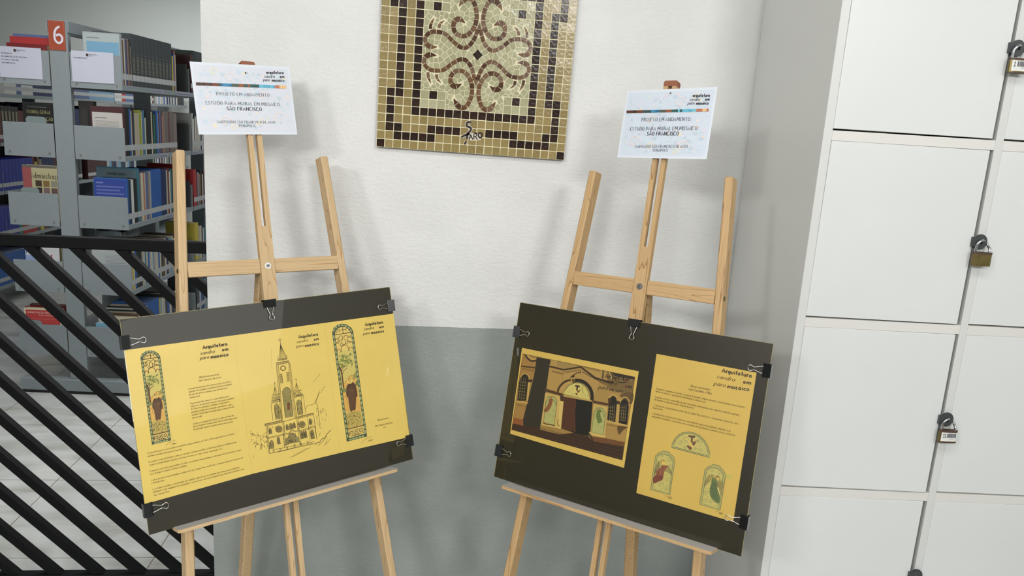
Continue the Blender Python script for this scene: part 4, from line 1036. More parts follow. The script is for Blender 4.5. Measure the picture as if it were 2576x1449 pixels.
    F([(262, 735), (330, 690), (408, 712), (400, 765), (330, 800), (270, 818)], (118, 66, 48), True)
    F([(405 + math.cos(a) * 19, 502 + math.sin(a) * 24) for a in [k * PI / 5 for k in range(10)]], (214, 176, 84)); L([(384, 515), (388, 482), (408, 470), (428, 482), (430, 498)], .0014, (104, 72, 44))
    for p in ([(375, 590), (350, 640), (330, 700)], [(405, 560), (395, 640), (380, 700)], [(430, 600), (410, 680), (400, 740)], [(300, 640), (345, 660), (330, 700)], [(270, 740), (300, 720), (380, 740)], [(270, 770), (290, 790), (300, 815)], [(300, 745), (320, 790)], [(385, 555), (420, 590), (470, 560)]): L(p, .0008, (84, 42, 32))
    F([(452, 530), (472, 505), (482, 512), (470, 548)], (216, 180, 88)); 
    frame([(965, 1140), (1050, 600), (1074, 604), (1086, 578), (1112, 560), (1154, 550), (1160, 528), (1285, 560), (1283, 584), (1322, 612), (1346, 655), (1350, 680), (1365, 688), (1278, 1232)],
          [(1000, 1120), (1072, 640), (1090, 610), (1115, 590), (1156, 578), (1272, 608), (1305, 640), (1316, 690), (1326, 700), (1252, 1205)])
    for a in ((1150, 625, 42, 3), (1262, 650, 42, 2), (1070, 955, 40, 4), (1055, 1085, 36, 0), (1130, 1090, 34, 5)): spiral(S, a[0], a[1], a[2], 1.5, a[3], sg=1 if a[3] % 2 else -1)
    L([(1075, 640), (1110, 690), (1160, 690)], .0006, (120, 126, 80)); L([(1040, 880), (1100, 900), (1140, 880)], .0006, (120, 126, 80)); L([(1030, 980), (1080, 1020), (1090, 1060)], .0006, (120, 126, 80)); L([(1180, 1150), (1220, 1165), (1250, 1120)], .0010, (150, 146, 90))
    F([(1195, 698), (1130, 695), (1080, 740), (1035, 862), (1090, 830), (1135, 790), (1160, 740)], (160, 144, 76), True); L([(1195, 700), (1130, 692), (1075, 745), (1032, 862)], .0009, (62, 56, 40))
    for k in range(6): L([(1120 - k * 12, 712 + k * 20), (1098 - k * 10, 790 + k * 12)], .0005, (96, 84, 50))
    F([(1255, 770), (1312, 812), (1322, 845), (1300, 930), (1285, 1012), (1240, 880)], (146, 134, 76), True); L([(1268, 752), (1310, 800), (1322, 845), (1290, 1010)], .0008, (62, 56, 40)); L([(1260, 800), (1300, 850)], .0006, (72, 66, 44)); L([(1250, 820), (1290, 900)], .0006, (72, 66, 44))
    F([(1238 + math.cos(a) * 37, 738 + math.sin(a) * 36) for a in [k * PI / 7 for k in range(14)]], (206, 182, 88)); L([(1238 + math.cos(a) * 37, 738 + math.sin(a) * 36) for a in [k * PI / 7 for k in range(14)]], .0006, (120, 100, 56), closed=True)
    F([(1155, 735), (1200, 745), (1238, 790), (1240, 860), (1262, 960), (1285, 1060), (1262, 1122), (1205, 1108), (1150, 1050), (1120, 980), (1122, 890), (1150, 820)], (104, 116, 66), True)
    F([(1240 + math.cos(a) * 18, 745 + math.sin(a) * 22) for a in [k * PI / 5 for k in range(10)]], (206, 166, 84)); L([(1218, 760), (1215, 728), (1235, 714), (1258, 724), (1262, 740)], .0018, (78, 56, 38))
    for k in range(9): L([(1152 + k * 9, 770 + k * 6), (1134 + k * 12, 900 + k * 8), (1158 + k * 13, 1040 + k * 9)], .0008, ((70, 86, 52), (58, 84, 60))[k % 2])
    F([(1232, 880), (1250, 885), (1285, 1000), (1278, 1015)], (222, 200, 120)); L([(1130, 730), (1160, 712), (1185, 730)], .0012, (150, 116, 60))
    for x, y in ((440, 1012), (1212, 1248)): L([(x, y), (x + 30, y - 2), (x + 55, y + 14), (x + 108, y + 4)], .0006, (110, 92, 50)); L([(x + 50, y + 34), (x + 62, y + 20), (x + 70, y + 40), (x + 84, y + 22), (x + 92, y + 42), (x + 110, y + 28)], .0009, (96, 82, 48))
    F([(1372, 682), (1465, 690), (1455, 760), (1372, 738)], (188, 176, 88))
def photo_art(S):
    def F(p, c, sm=False): S.fill(p, cmat(c), sm)
    def L(p, w, c, sm=False, closed=False): S.line(smooth(p, closed) if sm else p, w, cmat(c), closed=closed)
    tan = (166, 134, 72); tan2 = (148, 118, 62); dk = (34, 30, 20); br = (74, 50, 28)
    F([(178, 50), (1588, 342), (1428, 1385), (38, 1003)], tan2)
    F([(535, 130), (1180, 262), (1060, 640), (455, 500)], tan); F([(600, 140), (900, 200), (690, 245), (600, 230)], (150, 124, 70))
    F([(1180, 262), (1240, 275), (1230, 700), (1060, 650)], (156, 126, 66)); F([(1240, 275), (1588, 345), (1560, 560), (1235, 480)], (112, 90, 50))
    F([(1235, 480), (1560, 560), (1462, 1160), (1205, 1110)], (160, 128, 66)); F([(1370, 960), (1490, 970), (1440, 1010), (1385, 1065)], (88, 66, 36), True); F([(1400, 560), (1560, 540), (1545, 680), (1460, 640)], (96, 74, 42), True)
    F([(178, 50), (352, 90), (300, 330), (240, 640), (180, 875), (60, 850)], (152, 116, 60))
    F([(352, 92), (530, 128), (512, 200), (470, 520), (400, 960), (395, 1010), (180, 950), (182, 870), (250, 600), (318, 330), (345, 150)], (44, 40, 30))
    F([(60, 850), (182, 878), (172, 952), (50, 925)], (132, 78, 38)); F([(50, 925), (172, 952), (395, 975), (650, 1062), (840, 1040), (1000, 1085), (1050, 1140), (1205, 1108), (1455, 1160), (1428, 1385), (38, 1003)], (56, 38, 22))
    F([(1010, 1085), (1205, 1108), (1458, 1160), (1448, 1215), (1060, 1150)], (104, 66, 34)); F([(400, 945), (655, 995), (645, 1062), (395, 1005)], (146, 116, 60))
    for k in range(6): L([(300 + k * 20, 1057 + k * 5.5 - k * 20), (1424 + k, 1366 - k * 22)], .0009, ((76, 48, 28), (38, 26, 16))[k % 2])
    # left bay
    L([(205, 60), (235, 105), (285, 140), (348, 132)], .005, (60, 42, 26), True); L([(240, 62), (262, 95), (300, 118), (348, 112)], .003, (190, 158, 84), True); L([(158, 205), (350, 228)], .0042, (70, 48, 28))
    for k in range(11): L([(170 + k * 14, 228 + k * 2.5), (176 + k * 14, 246 + k * 2.5)], .0016, (84, 62, 34))
    F([(108, 640), (130, 400), (160, 330), (205, 303), (240, 325), (252, 380), (248, 640)], dk); L([(150, 345), (180, 305), (222, 300), (262, 340), (268, 380)], .0028, (176, 144, 76), True)
    for x in (150, 178, 206): L([(x - 20, 630), (x + 10, 350)], .0007, (150, 132, 80))
    for k in range(7): L([(128 - k * 2, 400 + k * 40), (222 - k * 2, 412 + k * 40)], .0007, (150, 132, 80))
    F([(243, 410), (272, 400), (245, 640), (222, 640)], (184, 154, 84)); F([(244, 375), (302, 370), (290, 410), (244, 405)], (58, 42, 26)); L([(95, 648), (240, 668)], .005, (176, 146, 78))
    for k in range(8): L([(100 + k * 15, 680 + k * 3), (106 + k * 15, 698 + k * 3)], .0014, (84, 62, 34))
    # gable with its cornice and dentils
    L([(510, 205), (690, 248), (905, 215), (1090, 355), (1235, 400), (1320, 410)], .0058, (62, 44, 26)); L([(510, 192), (690, 236), (905, 202), (1095, 340)], .0018, (178, 148, 82))
    for k in range(11): L([(545 + k * 13, 258 + k * 3.2), (552 + k * 13, 280 + k * 3.2)], .0016, (80, 58, 32))
    for k in range(14): L([(702 + k * 15, 272 - k * 2.2), (710 + k * 15, 292 - k * 2.2)], .0016, (80, 58, 32))
    for k in range(22): t = k / 22; L([(925 + 310 * t, 268 + 170 * t), (932 + 310 * t, 288 + 170 * t)], .0018, (70, 50, 28))
    for k in range(17): L([(920 + k * 14, 205 + k * 3.6), (928 + k * 14, 222 + k * 3.6)], .0014, (96, 72, 40))
    L([(530, 130), (600, 142), (598, 215)], .0022, (176, 146, 80)); L([(685, 250), (680, 380)], .0008, (120, 94, 52)); L([(1188, 262), (1182, 360)], .0032, dk)
    F([(768, 355), (800, 318), (832, 322), (825, 342)], (50, 36, 24)); L([(810, 322), (860, 290), (900, 288), (905, 262)], .0022, (50, 36, 24), True)
    # arch over the door
    L([(615, 530), (640, 465), (700, 405), (780, 378)], .006, (66, 48, 28), True); L([(648, 545), (680, 480), (740, 420), (830, 388)], .009, (172, 140, 76), True); L([(800, 392), (880, 385), (960, 415), (1020, 480), (1048, 560), (1045, 640)], .010, (38, 32, 22), True)
    lun = [(690, 560), (712, 500), (760, 445), (835, 414), (905, 420), (965, 462), (1005, 535), (1022, 632)]
    F(lun, (196, 182, 100)); L(lun, .0018, (80, 98, 62), closed=True)
    for a in ((760, 520, 30, 0), (830, 480, 30, 2), (940, 560, 28, 1), (905, 500, 22, 4), (980, 580, 22, 2), (800, 560, 20, 5)): spiral(S, a[0], a[1], a[2], 1.4, a[3], .0006, (130, 134, 84))
    F([(835, 440), (898, 452), (890, 474), (872, 468), (866, 520), (848, 516), (852, 464), (838, 460)], (60, 40, 26)); F([(866, 520), (905, 500), (885, 535), (868, 545), (862, 575), (830, 552), (850, 545)], (96, 54, 34)); L([(815, 478), (872, 552)], .0030, (210, 188, 104)); L([(935, 455), (925, 500), (938, 540)], .0010, (40, 36, 26))
    L([(680, 570), (1040, 640)], .0036, (180, 150, 82)); L([(450, 500), (690, 572)], .0075, br); L([(1058, 650), (1272, 692)], .0062, br)
    F([(700, 592), (1055, 655), (1022, 1085), (830, 1045), (660, 988)], (24, 22, 14)); F([(702, 594), (845, 622), (850, 700), (835, 760), (842, 1035), (662, 985)], (76, 44, 24))
    for x, y in ((720, 640), (776, 650), (712, 760), (768, 772), (700, 880), (760, 895)): L([(x, y), (x + 45, y + 9), (x + 40, y + 80), (x - 6, y + 70), (x, y)], .0007, (50, 28, 16))
    # side panels with the painted angels
    F([(460, 540), (640, 578), (695, 592), (655, 995), (404, 945)], (186, 158, 86)); F([(642, 580), (695, 592), (655, 995), (622, 985)], (200, 174, 100)); F([(645, 575), (700, 585), (690, 650), (648, 640)], (66, 44, 26))
    F([(1068, 680), (1242, 718), (1208, 1108), (1008, 1055), (1035, 1020)], (186, 160, 86)); F([(1000, 1030), (1215, 1078), (1208, 1108), (1010, 1068)], (196, 166, 92))
    def mini(o, c1, c2, dx):
        F(o, (166, 164, 98)); L(o, .0013, (60, 80, 58), closed=True)
        cx = sum(p[0] for p in o) / len(o); cy = sum(p[1] for p in o) / len(o)
        for a in ((-28, -110, 22), (35, -90, 22), (30, 60, 20), (-20, 110, 22), (25, 130, 20)): spiral(S, cx + a[0], cy + a[1], a[2], 1.4, a[0], .0006, (120, 128, 82))
        F([(cx - 10, cy - 90), (cx + 25, cy - 80), (cx + 20, cy - 20), (cx + dx, cy + 60), (cx + dx - 50, cy + 85), (cx + dx - 60, cy + 50), (cx - 35, cy - 10)], c1, True)
        F([(cx + 3 + math.cos(a) * 13, cy - 100 + math.sin(a) * 15) for a in [k * PI / 4 for k in range(8)]], c2)
        L([(cx + 20, cy - 80), (cx + 62, cy - 40), (cx + 66, cy + 10)], .0013, (60, 56, 38), True); L([(cx - 15, cy - 80), (cx - 50, cy - 50), (cx - 60, cy + 10)], .0010, (90, 80, 48), True)
    mini([(440, 905), (468, 640), (490, 600), (530, 585), (575, 590), (608, 640), (572, 948)], (128, 82, 48), (150, 118, 62), -20)
    mini([(1042, 1035), (1075, 775), (1095, 745), (1130, 725), (1180, 735), (1220, 790), (1188, 1070)], (96, 110, 52), (160, 130, 70), 40)
    L([(430, 915), (480, 935), (530, 940), (580, 955)], .0030, (84, 60, 34), True); L([(625, 870), (618, 930), (640, 960)], .0024, (110, 82, 44), True)
    L([(980, 1015), (1030, 1075), (1055, 1145)], .0030, (20, 18, 14), True); L([(1055, 1145), (1040, 1260)], .0014, (24, 20, 14)); L([(800, 960), (805, 1100)], .0010, (24, 20, 14))
    # right-hand windows
    for pg, mx in (([(1240, 880), (1262, 640), (1285, 595), (1315, 578), (1348, 600), (1362, 650), (1338, 915)], 1262), ([(1385, 920), (1400, 680), (1425, 630), (1460, 615), (1498, 650), (1510, 720), (1488, 948)], 1405)):
        F(pg, (30, 26, 18))
        for q in range(3): L([(mx + q * 26 + 6, 890), (mx + q * 26 + 22, 690)], .0007, (160, 140, 84))
        for q in range(5): L([(mx, 720 + q * 40), (mx + 62, 732 + q * 40)], .0007, (160, 140, 84))
    L([(1245, 620), (1285, 575), (1330, 565), (1370, 600), (1385, 640)], .0030, (178, 146, 78), True); L([(1395, 640), (1440, 600), (1490, 605), (1520, 660)], .0030, (178, 146, 78), True); F([(1362, 680), (1392, 690), (1372, 930), (1345, 920)], (178, 148, 80)); F([(1248, 605), (1280, 610), (1285, 660), (1250, 670)], (70, 48, 28)); F([(1360, 640), (1400, 650), (1395, 690), (1358, 680)], (58, 42, 26))
    L([(1230, 895), (1490, 955)], .0046, (186, 154, 84))
    for k in range(15): L([(1238 + k * 16, 928 + k * 3.4), (1245 + k * 16, 946 + k * 3.4)], .0014, (84, 62, 34))
    F([(1300, 285), (1500, 328), (1585, 345), (1580, 372), (1450, 350), (1330, 330)], (46, 38, 26)); L([(1290, 290), (1330, 370), (1400, 412), (1480, 405)], .0030, (60, 46, 28), True); L([(1265, 285), (1310, 355), (1370, 400)], .0026, (184, 152, 82), True)
    L([(178, 50), (1588, 342), (1428, 1385), (38, 1003)], .0012, (40, 30, 18), closed=True)
    ink = cmat((30, 24, 20))
    logo(S, (('Arquitetura', (1215, 352), (1555, 402), 48), ('em', (1462, 472), (1545, 487), 46), ('mosaico', (1262, 515), (1475, 548), 44), ('sandra', (1168, 415), (1355, 448), 50), ('paro', (1125, 488), (1245, 508), 52)), ink, flecks=((150, 70, 66), (206, 186, 130), (120, 60, 56), (160, 150, 110)))

def left_board():
    F, root, C = board('board_left', 'dark olive acrylic board with three joined amber sheets of church sketches, on the left easel')
    S = Sheet()
    s1 = paper(root, C, 'pxL', [(312.5, 881), (587.8, 843.6), (634.5, 1192), (364, 1268)], M_YEL); s2 = paper(root, C, 'pxL', [(587.9, 843.6), (814.6, 812.6), (855, 1139.5), (634.7, 1192)], M_YEL); s3 = paper(root, C, 'pxL', [(814.7, 812.6), (989.5, 789), (1030, 1099), (855.2, 1139.5)], M_YEL)
    b = Sheet(MAPS['pxL']); b.z = .00065; wh = mat('white_sheet_edge', (236, 236, 230), .5); b.fill([(311.8, 882), (313.2, 881.5), (336, 1060), (334.6, 1061)], wh); b.mb.build('sheet_edge', s1)
    C0 = T(0, 0, .0004)
    # first sheet: window sketch and text
    S = Sheet(MAPS['win']); S.z = .0004; window_art(S, lambda p: p)
    S.h = MAPS['mid']; P = dict(w=.95, shear=.28, serif=False, gap=1.5, seg=2)
    for s, a, b_, h in (('Mural em mosaico:', (385, 243), (778, 178), 42), ('São Francisco de Assis', (370, 308), (810, 235), 42), ('O mural em mosaico São Francisco de Assis tem o', (178, 462), (990, 318), 36), ('objetivo de resgatar a memória artística e cultural', (183, 518), (1008, 368), 36),
        ('da obra de arte nos azulejos que existiu neste', (192, 572), (928, 440), 36), ('mesmo local.', (200, 628), (405, 592), 36), ('Representa São Francisco e sua relação com a', (215, 742), (958, 598), 36), ('natureza, no momento em que ele prega a palavra', (225, 795), (1052, 635), 36),
        ('de Deus aos pássaros e animais, assim como a', (230, 848), (968, 704), 36), ('paisagem onde viveu, ornado com volutas, anjo e', (238, 905), (1038, 750), 36), ('colunas, fundo uma evocação da presença celestial', (245, 960), (1055, 800), 36), ('ao seu redor.', (252, 1015), (450, 975), 36),
        ('Assim, essa proposta vem a ser uma releitura do', (265, 1130), (1055, 965), 36), ('painel original, recuperando a beleza da composição', (273, 1182), (1112, 1008), 36), ('da fachada, através da arte milenar do mosaico.', (278, 1238), (1045, 1082), 36)): text(S, s, a, b_, h, INK, **P)
    S.h = MAPS['low']
    for s, a, b_ in (('O mural deverá ser executado em módulos independentes de 1,40 x 1,10 m, apoiados em estrutura', (240, 262), (2004, -138)), ('metálica auxiliar sobreposta à parede.', (250, 320), (955, 172)), ('Os painéis serão deslizantes sobre a referida estrutura metálica, a fim de que absorva a dilatação do', (265, 440), (2045, 30)),
        ('conjunto, produzida por agentes exteriores (vento, sol, calor, chuva, trepidação, etc.).', (275, 500), (1775, 160)), ('O mosaico será feito em pastilhas de vidro, assentadas com argamassa sobre superfície cimentícia, a qual', (288, 625), (2135, 190)), ('será fixada na citada estrutura metálica.', (298, 685), (1055, 503)),
        ('A obra de arte será produzida no atelier da Arq. Sandra Paro, em Recife, e transportada via terrestre até', (315, 810), (2183, 345)), ('o local da obra.', (322, 865), (598, 800)), ('A estrutura metálica e a instalação dos módulos deverão ser executadas por empresa especializada,', (345, 990), (2110, 540)),
        ('utilizando-se de equipamentos adequados e necessários, sob a orientação do Eng. Newton Cavalcanti e da', (350, 1050), (2195, 575)), ('Arq. Sandra Paro', (362, 1112), (695, 1025))): text(S, s, a, b_, 38, INK, **P)
    S.h = MAPS['s1']; logo(S, (('Arquitetura', (938, 674), (1205, 634), 38), ('em', (1145, 698), (1212, 688), 36), ('mosaico', (1022, 776), (1218, 746), 38), ('sandra', (905, 738), (1065, 714), 38), ('paro', (905, 790), (1005, 774), 40)), INKD)
    S.mb.build('print', s1, T(0, 0, .0004))
    S = Sheet(MAPS['church']); S.z = .0004; church_art(S)
    S.h = MAPS['s2']; logo(S, (('Arquitetura', (303, 560), (515, 528), 34), ('em', (467, 585), (520, 577), 30), ('mosaico', (370, 652), (523, 628), 32), ('sandra', (277, 612), (402, 592), 32), ('paro', (275, 662), (355, 649), 34)), INKD)
    S.mb.build('print', s2, T(0, 0, .0004))
    # third sheet: the same window sketch again
    A = [(237, 1385), (498, 1325), (75, 165)]; B = [(230, 1365), (450, 1308), (68, 160)]
    M0 = Matrix([[p[0] for p in A], [p[1] for p in A], [1, 1, 1]]); M1 = Matrix([[p[0] for p in B], [p[1] for p in B], [1, 1, 1]]); Q = M1 @ M0.inverted()
    S = Sheet(MAPS['win2']); S.z = .0004; window_art(S, lambda p: tuple((Q @ Vector((p[0], p[1], 1)))[:2]))
    S.h = MAPS['s2']; logo(S, (('Arquitetura', (1017, 427), (1210, 398), 32), ('em', (1168, 451), (1218, 444), 28), ('mosaico', (1080, 514), (1222, 492), 30), ('sandra', (995, 475), (1108, 457), 30), ('paro', (992, 525), (1066, 513), 32)), INKD)
    S.h = MAPS['s4']; text(S, 'Mural em mosaico:', (1237, 68), (1338, 43), 15, INK, **P); text(S, 'São Francisco de Assis', (1214, 122), (1375, 86), 19, INK, **P); text(S, '(2019)', (1286, 131), (1312, 125), 10, INK, **P)
    S.mb.build('print', s3, T(0, 0, .0004))
    return F
def right_board():
    F, root, C = board('board_right', 'dark acrylic board with amber church photo and angel-sketch sheets, on the right easel')
    s1 = paper(root, C, 'pxR', [(1313.5, 875), (1607, 934), (1570, 1177), (1283.5, 1091)], M_YEL2, 'amber sheet with a printed photo of a church doorway'); s2 = paper(root, C, 'pxR', [(1652, 890), (1903.5, 937.5), (1844.5, 1313), (1601, 1240)], M_YEL2, 'amber sheet with text and three coloured sketches')
    S = Sheet(MAPS['pho']); S.z = .0004; photo_art(S); S.mb.build('print', s1, T(0, 0, .0004))
    S = Sheet(MAPS['ang']); S.z = .0004; angel_art(S)
    S.h = MAPS['s6']; P = dict(w=.95, shear=.28, serif=False, gap=1.5, seg=2)
    logo(S, (('Arquitetura', (1007, 410), (1330, 470), 44), ('em', (1233, 530), (1322, 546), 42), ('mosaico', (1063, 580), (1307, 615), 42), ('sandra', (945, 472), (1145, 512), 44), ('paro', (915, 548), (1045, 572), 46)), INKD)
    for s, a, b_, h in (('Murais em mosaico:', (668, 568), (887, 608), 27), ('Anjos Guardiães e Mãos', (645, 600), (900, 652), 27), ('Ornamentos originalmente pintados na parede da fachada e tímpano da porta, serão resgatados através da arte', (298, 594), (1252, 797), 21), ('milenar do mosaico, o que garantirá durabilidade às obras de arte.', (295, 622), (840, 742), 21),
        ('O mosaico será feito em pastilhas de vidro, assentadas com argamassa sobre superfície cimentícia, aplicados', (287, 682), (1195, 880), 21), ('diretamente no vidro da parede e tímpano da porta.', (283, 710), (705, 804), 21), ('A obra de arte será produzida no atelier da Arq. Sandra Paro, em Recife, e transportada via terrestre, até o', (275, 770), (1187, 974), 21), ('local da obra.', (268, 799), (375, 822), 21),
        ('A instalação dos referidos murais deverá ser executada por empresa especializada, utilizando-se de', (260, 859), (1100, 1052), 21), ('equipamentos adequados e necessários, sob a orientação do Eng. Newton Cavalcanti e da Arq. Sandra Paro.', (253, 889), (1158, 1100), 21)): text(S, s, a, b_, h, INK, **P)
    S.mb.build('print', s2, T(0, 0, .0004))
    return F
FBL = left_board(); FBR = right_board()

# ------------------------------------------------------------------ binder clips
def clips():
    blk = mat('clip_black', (14, 15, 18), 0.22, spec=0.6, coat=.4); wire = mat('clip_wire', (222, 222, 218), 0.18, metal=1.0)
    def clip(F, edge, t, label, first=[]):
        hx, hy = BW / 2, BH / 2
        if edge == 'T': Mx = Matrix([[-1, 0, 0, t], [0, -1, 0, hy], [0, 0, 1, 0], [0, 0, 0, 1]])
        elif edge == 'L': Mx = Matrix([[0, 1, 0, -hx], [-1, 0, 0, t], [0, 0, 1, 0], [0, 0, 0, 1]])
        else: Mx = Matrix([[0, -1, 0, hx], [1, 0, 0, t], [0, 0, 1, 0], [0, 0, 0, 1]])
        if first:
            r = first[0].copy(); sc.collection.objects.link(r)
            for ch in first[0].children:
                c = ch.copy(); sc.collection.objects.link(c); c.parent = r
            r.matrix_world = F @ Mx
        else:
            r = empty('binder_clip', F @ Mx); b = MB(); w = .0165
            X = Matrix([[0, 0, 1, 0], [1, 0, 0, 0], [0, 1, 0, 0], [0, 0, 0, 1]])   # prism plane (y,z), extruded along x
            b.prism([(-.0045, .0066), (.0145, .0012), (.0145, .0019), (-.0045, .0075)], -w, w, blk, X)
            b.prism([(-.0045, -.0106), (.0145, -.0052), (.0145, -.0058), (-.0045, -.0113)], -w, w, blk, X)
            b.prism([(-.0052, -.0113), (-.0044, -.0113), (-.0044, .0075), (-.0052, .0075)], -w, w, blk, X)
            for x0, x1 in ((-w, -.0095), (-.006, .006), (.0095, w)): b.tube([(x0, .0148, .0022), (x1, .0148, .0022)], .0013, blk, 8)
            b.build('body', r)
            for sg, nm in ((1, 'front_handle'), (-1, 'back_handle')):
                zz = (lambda z: z) if sg > 0 else (lambda z: -.0062 - z * .35)
                half = [(.0088, .0148, .0024), (.0070, .022, .0032), (.0042, .031, .0042), (.0034, .035, .0047), (.0052, .0395, .0052), (.0068, .0435, .0056), (.0052, .0475, .0060), (0, .0492, .0062)]
                path = [(x, y, zz(z)) for x, y, z in half] + [(-x, y, zz(z)) for x, y, z in reversed(half[:-1])]
                b = MB(); b.tube(smooth(path, False, 3), .00085, wire, 8); b.build(nm, r, smooth=True)
            first.append(r)
        r['group'] = 'black binder clips around the display boards'; tag(r, label, 'binder clip')
    for F, s, y in ((FBL, 'left', (.2, -.197, .201, -.199, -.002)), (FBR, 'right', (.170, -.178, .190, -.174, .002))):
        clip(F, 'L', y[0], 'black binder clip on the left edge of the %s board, upper one' % s)
        clip(F, 'L', y[1], 'black binder clip on the left edge of the %s board, lower one' % s)
        clip(F, 'R', y[2], 'black binder clip on the right edge of the %s board, upper one' % s)
        clip(F, 'R', y[3], 'black binder clip on the right edge of the %s board, lower one' % s)
        clip(F, 'T', y[4], 'black binder clip on the top edge of the %s board' % s)
clips()
# ------------------------------------------------------------------ library: steel bookcases and their books
M_STL = mat('shelf_grey_steel', (133, 142, 146), 0.45, spec=0.4, var=0.02, vscale=30); M_STD = mat('shelf_bracket_grey', (104, 112, 114), 0.5); M_RUB = mat('rubber_black', (20, 20, 20), .6)
M_BOLT = mat('bolt_head_grey', (150, 152, 148), .35, metal=.6); M_PG = mat('book_pages', (196, 188, 164), 0.8); M_LBL = mat('spine_label_white', (172, 176, 177), .6)
LV = [1.663, 1.300, .9375, .575, .2192]; LN = ['top', 'second', 'third', 'fourth', 'lowest']
TH = math.radians(4)
def unit_frame(e0): return T(-1.9, 4.232, 0) @ RZ(-TH) @ T(e0, 0, 0)
def bookcase(F, bays, label, front=True):
    root = tag(empty('bookcase', F), label, 'bookcase'); g0 = -F.translation.z
    for k in range(bays + 1):
        y = k * .925
        MB().bbox(-.0245, .0700, y, y + .03, g0 + .086, 1.988, M_STL, .002).build('post', root)
        if k == 0 or not front: MB().bbox(-.290, .345, y - .012 if k == 0 else y, y + .045, g0 + .016, g0 + .0855, M_STL, .004).build('foot', root); MB().box(-.285, .34, y - .006 if k == 0 else y + .004, y + .04, g0, g0 + .0158, M_RUB).build('foot_pad', root)
    sh = {}
    for li, z in enumerate(LV):
        for k in range(bays):
            y = k * .925
            for x0, x1 in ((.076, .331), (-.285, -.030)):
                b = MB(); b.bbox(x0, x1, y + .004, y + .918, z, z + .027, M_STL, .001); b.build('shelf', root)
                b = MB(); b.bbox(x0 + .001 if x0 > 0 else x0 + .001, x1 - .002, y + .919, y + .9225, z + .001, z + .171, M_STL, .001)
                if k < bays - 1 or not front: b.build('shelf_bracket', root)
        if front:
            for x0, x1 in ((.074, .331), (-.285, -.0285)):
                b = MB(); b.bbox(x0, x1, -.0005, .0025, z - .001, z + .173, M_STL, .001); p = b.build('end_plate', root)
                for bx in (x0 + .028, x1 - .028): MB().cyl((bx, -.0006, z + .022), (0, -1, 0), .0062, .003, M_BOLT, 12, .005).build('bolt', p)
    MB().bbox(.071, .077, .0, bays * .925, 1.93, 1.986, M_STL, .001).build('top_beam', root); MB().bbox(-.032, -.026, .0, bays * .925, 1.93, 1.986, M_STL, .001).build('top_beam', root)
    for k in range(bays):
        MB().box(.012, .034, k * .925 + .031, k * .925 + .924, .30, .33, M_STD).build('back_rail', root)
    return root
U1 = unit_frame(0); U2 = unit_frame(-1.76) @ T(0, 0, -.075)
BC1 = bookcase(U1, 2, 'grey steel bookcase marked with the red number 6 sign, its end facing the railing')
BC2 = bookcase(U2, 6, 'grey steel bookcase behind and left of bookcase 6, mostly hidden by it', True)
NB = [0]; STUFF = {}
HID = set(n for a, e in ((29, 30), (87, 87), (121, 123), (125, 126), (135, 135), (161, 161), (164, 164), (167, 167), (181, 181), (199, 199), (204, 204), (208, 208), (210, 212), (214, 218), (220, 222), (226, 278), (291, 291), (302, 325), (335, 347), (359, 359), (361, 361), (368, 376), (379, 382), (394, 412), (421, 428), (436, 439), (442, 445), (447, 447), (449, 450), (453, 454), (456, 456), (460, 475), (477, 510), (515, 517), (519, 520), (522, 528), (530, 538)) for n in range(a, e + 1))
ORD = ['first', 'second', 'third', 'fourth', 'fifth', 'sixth', 'seventh', 'eighth', 'ninth', 'tenth', 'eleventh', 'twelfth', 'thirteenth', 'fourteenth', 'fifteenth', 'sixteenth', 'seventeenth', 'eighteenth', 'nineteenth', 'twentieth']
TENS = ['twent', 'thirt', 'fort', 'fift', 'sixt', 'sevent', 'eight', 'ninet']
ORD = ORD[:19]
for t_ in TENS: ORD += [t_ + 'ieth'] + [t_ + 'y-' + o for o in ORD[:9]]
ORD += ['hundredth'] + ['hundred-and-' + o for o in ORD[:19]] + ['hundred-and-' + o for o in ORD[19:60]]
# + o for o in ORD[:9]] + ['thirtieth'] + ['thirty-' + o for o in ORD[:9]] + ['fortieth'] + ['forty-' + o for o in ORD[:9]] + ['fiftieth'] + ['fifty-' + o for o in ORD[:9]]
def book(F, x, y, z, th, dep, h, col, label, group, side=1, lab=True, lean=0.0, pat=None, keep=False):
    """upright book: spine on the aisle side, cover towards the near end"""
    NB[0] += 1
    if NB[0] in HID and not keep:      # rows the photo does not show singly
        q = STUFF.setdefault(group, [F, MB()])[1]; a, e = sorted((x, x - side * dep)); q.bbox(a, e, y, y + th, z, z + h, mat('book_%d_%d_%d' % col, col, .5), .0006)
        q.box(*sorted((x + side * .0001, x + side * .0006)), y + .0006, y + th - .0006, z + .028, z + .058, M_LBL); return None
    c = mat('book_%d_%d_%d' % col, col, .5); b = MB(); t = .0016
    s = side
    X = lambda a, b_: (min(a, b_), max(a, b_))
    b.bbox(*X(0, -s * dep), 0, t, 0, h, c, .0005); b.bbox(*X(0, -s * dep), th - t, th, 0, h, c, .0005); b.bbox(*X(0, -s * .002), t, th - t, 0, h, c, .0004)
    M = F @ T(x, y, z) @ Matrix.Rotation(lean, 4, 'X')
    o = b.build('book', None, M); tag(o, label, 'book', group)
    p = MB(); p.box(*X(-s * .0025, -s * (dep - .003)), t, th - t, .002, h - .004, M_PG); p.build('page_block', o)
    if lab and th > .004: q = MB(); q.box(*X(s * .0001, s * .0006), .0006, th - .0006, .028, .058, M_LBL); q.build('spine_label', o)
    if pat:
        q = MB(); pc = mat('spine_print_%d_%d_%d' % pat[0], pat[0], .5)
        for a, e in pat[1]: q.box(*X(s * .0001, s * .0005), th * .25, th * .75, h * a, h * e, pc)
        q.build('spine_print', o)
    return o
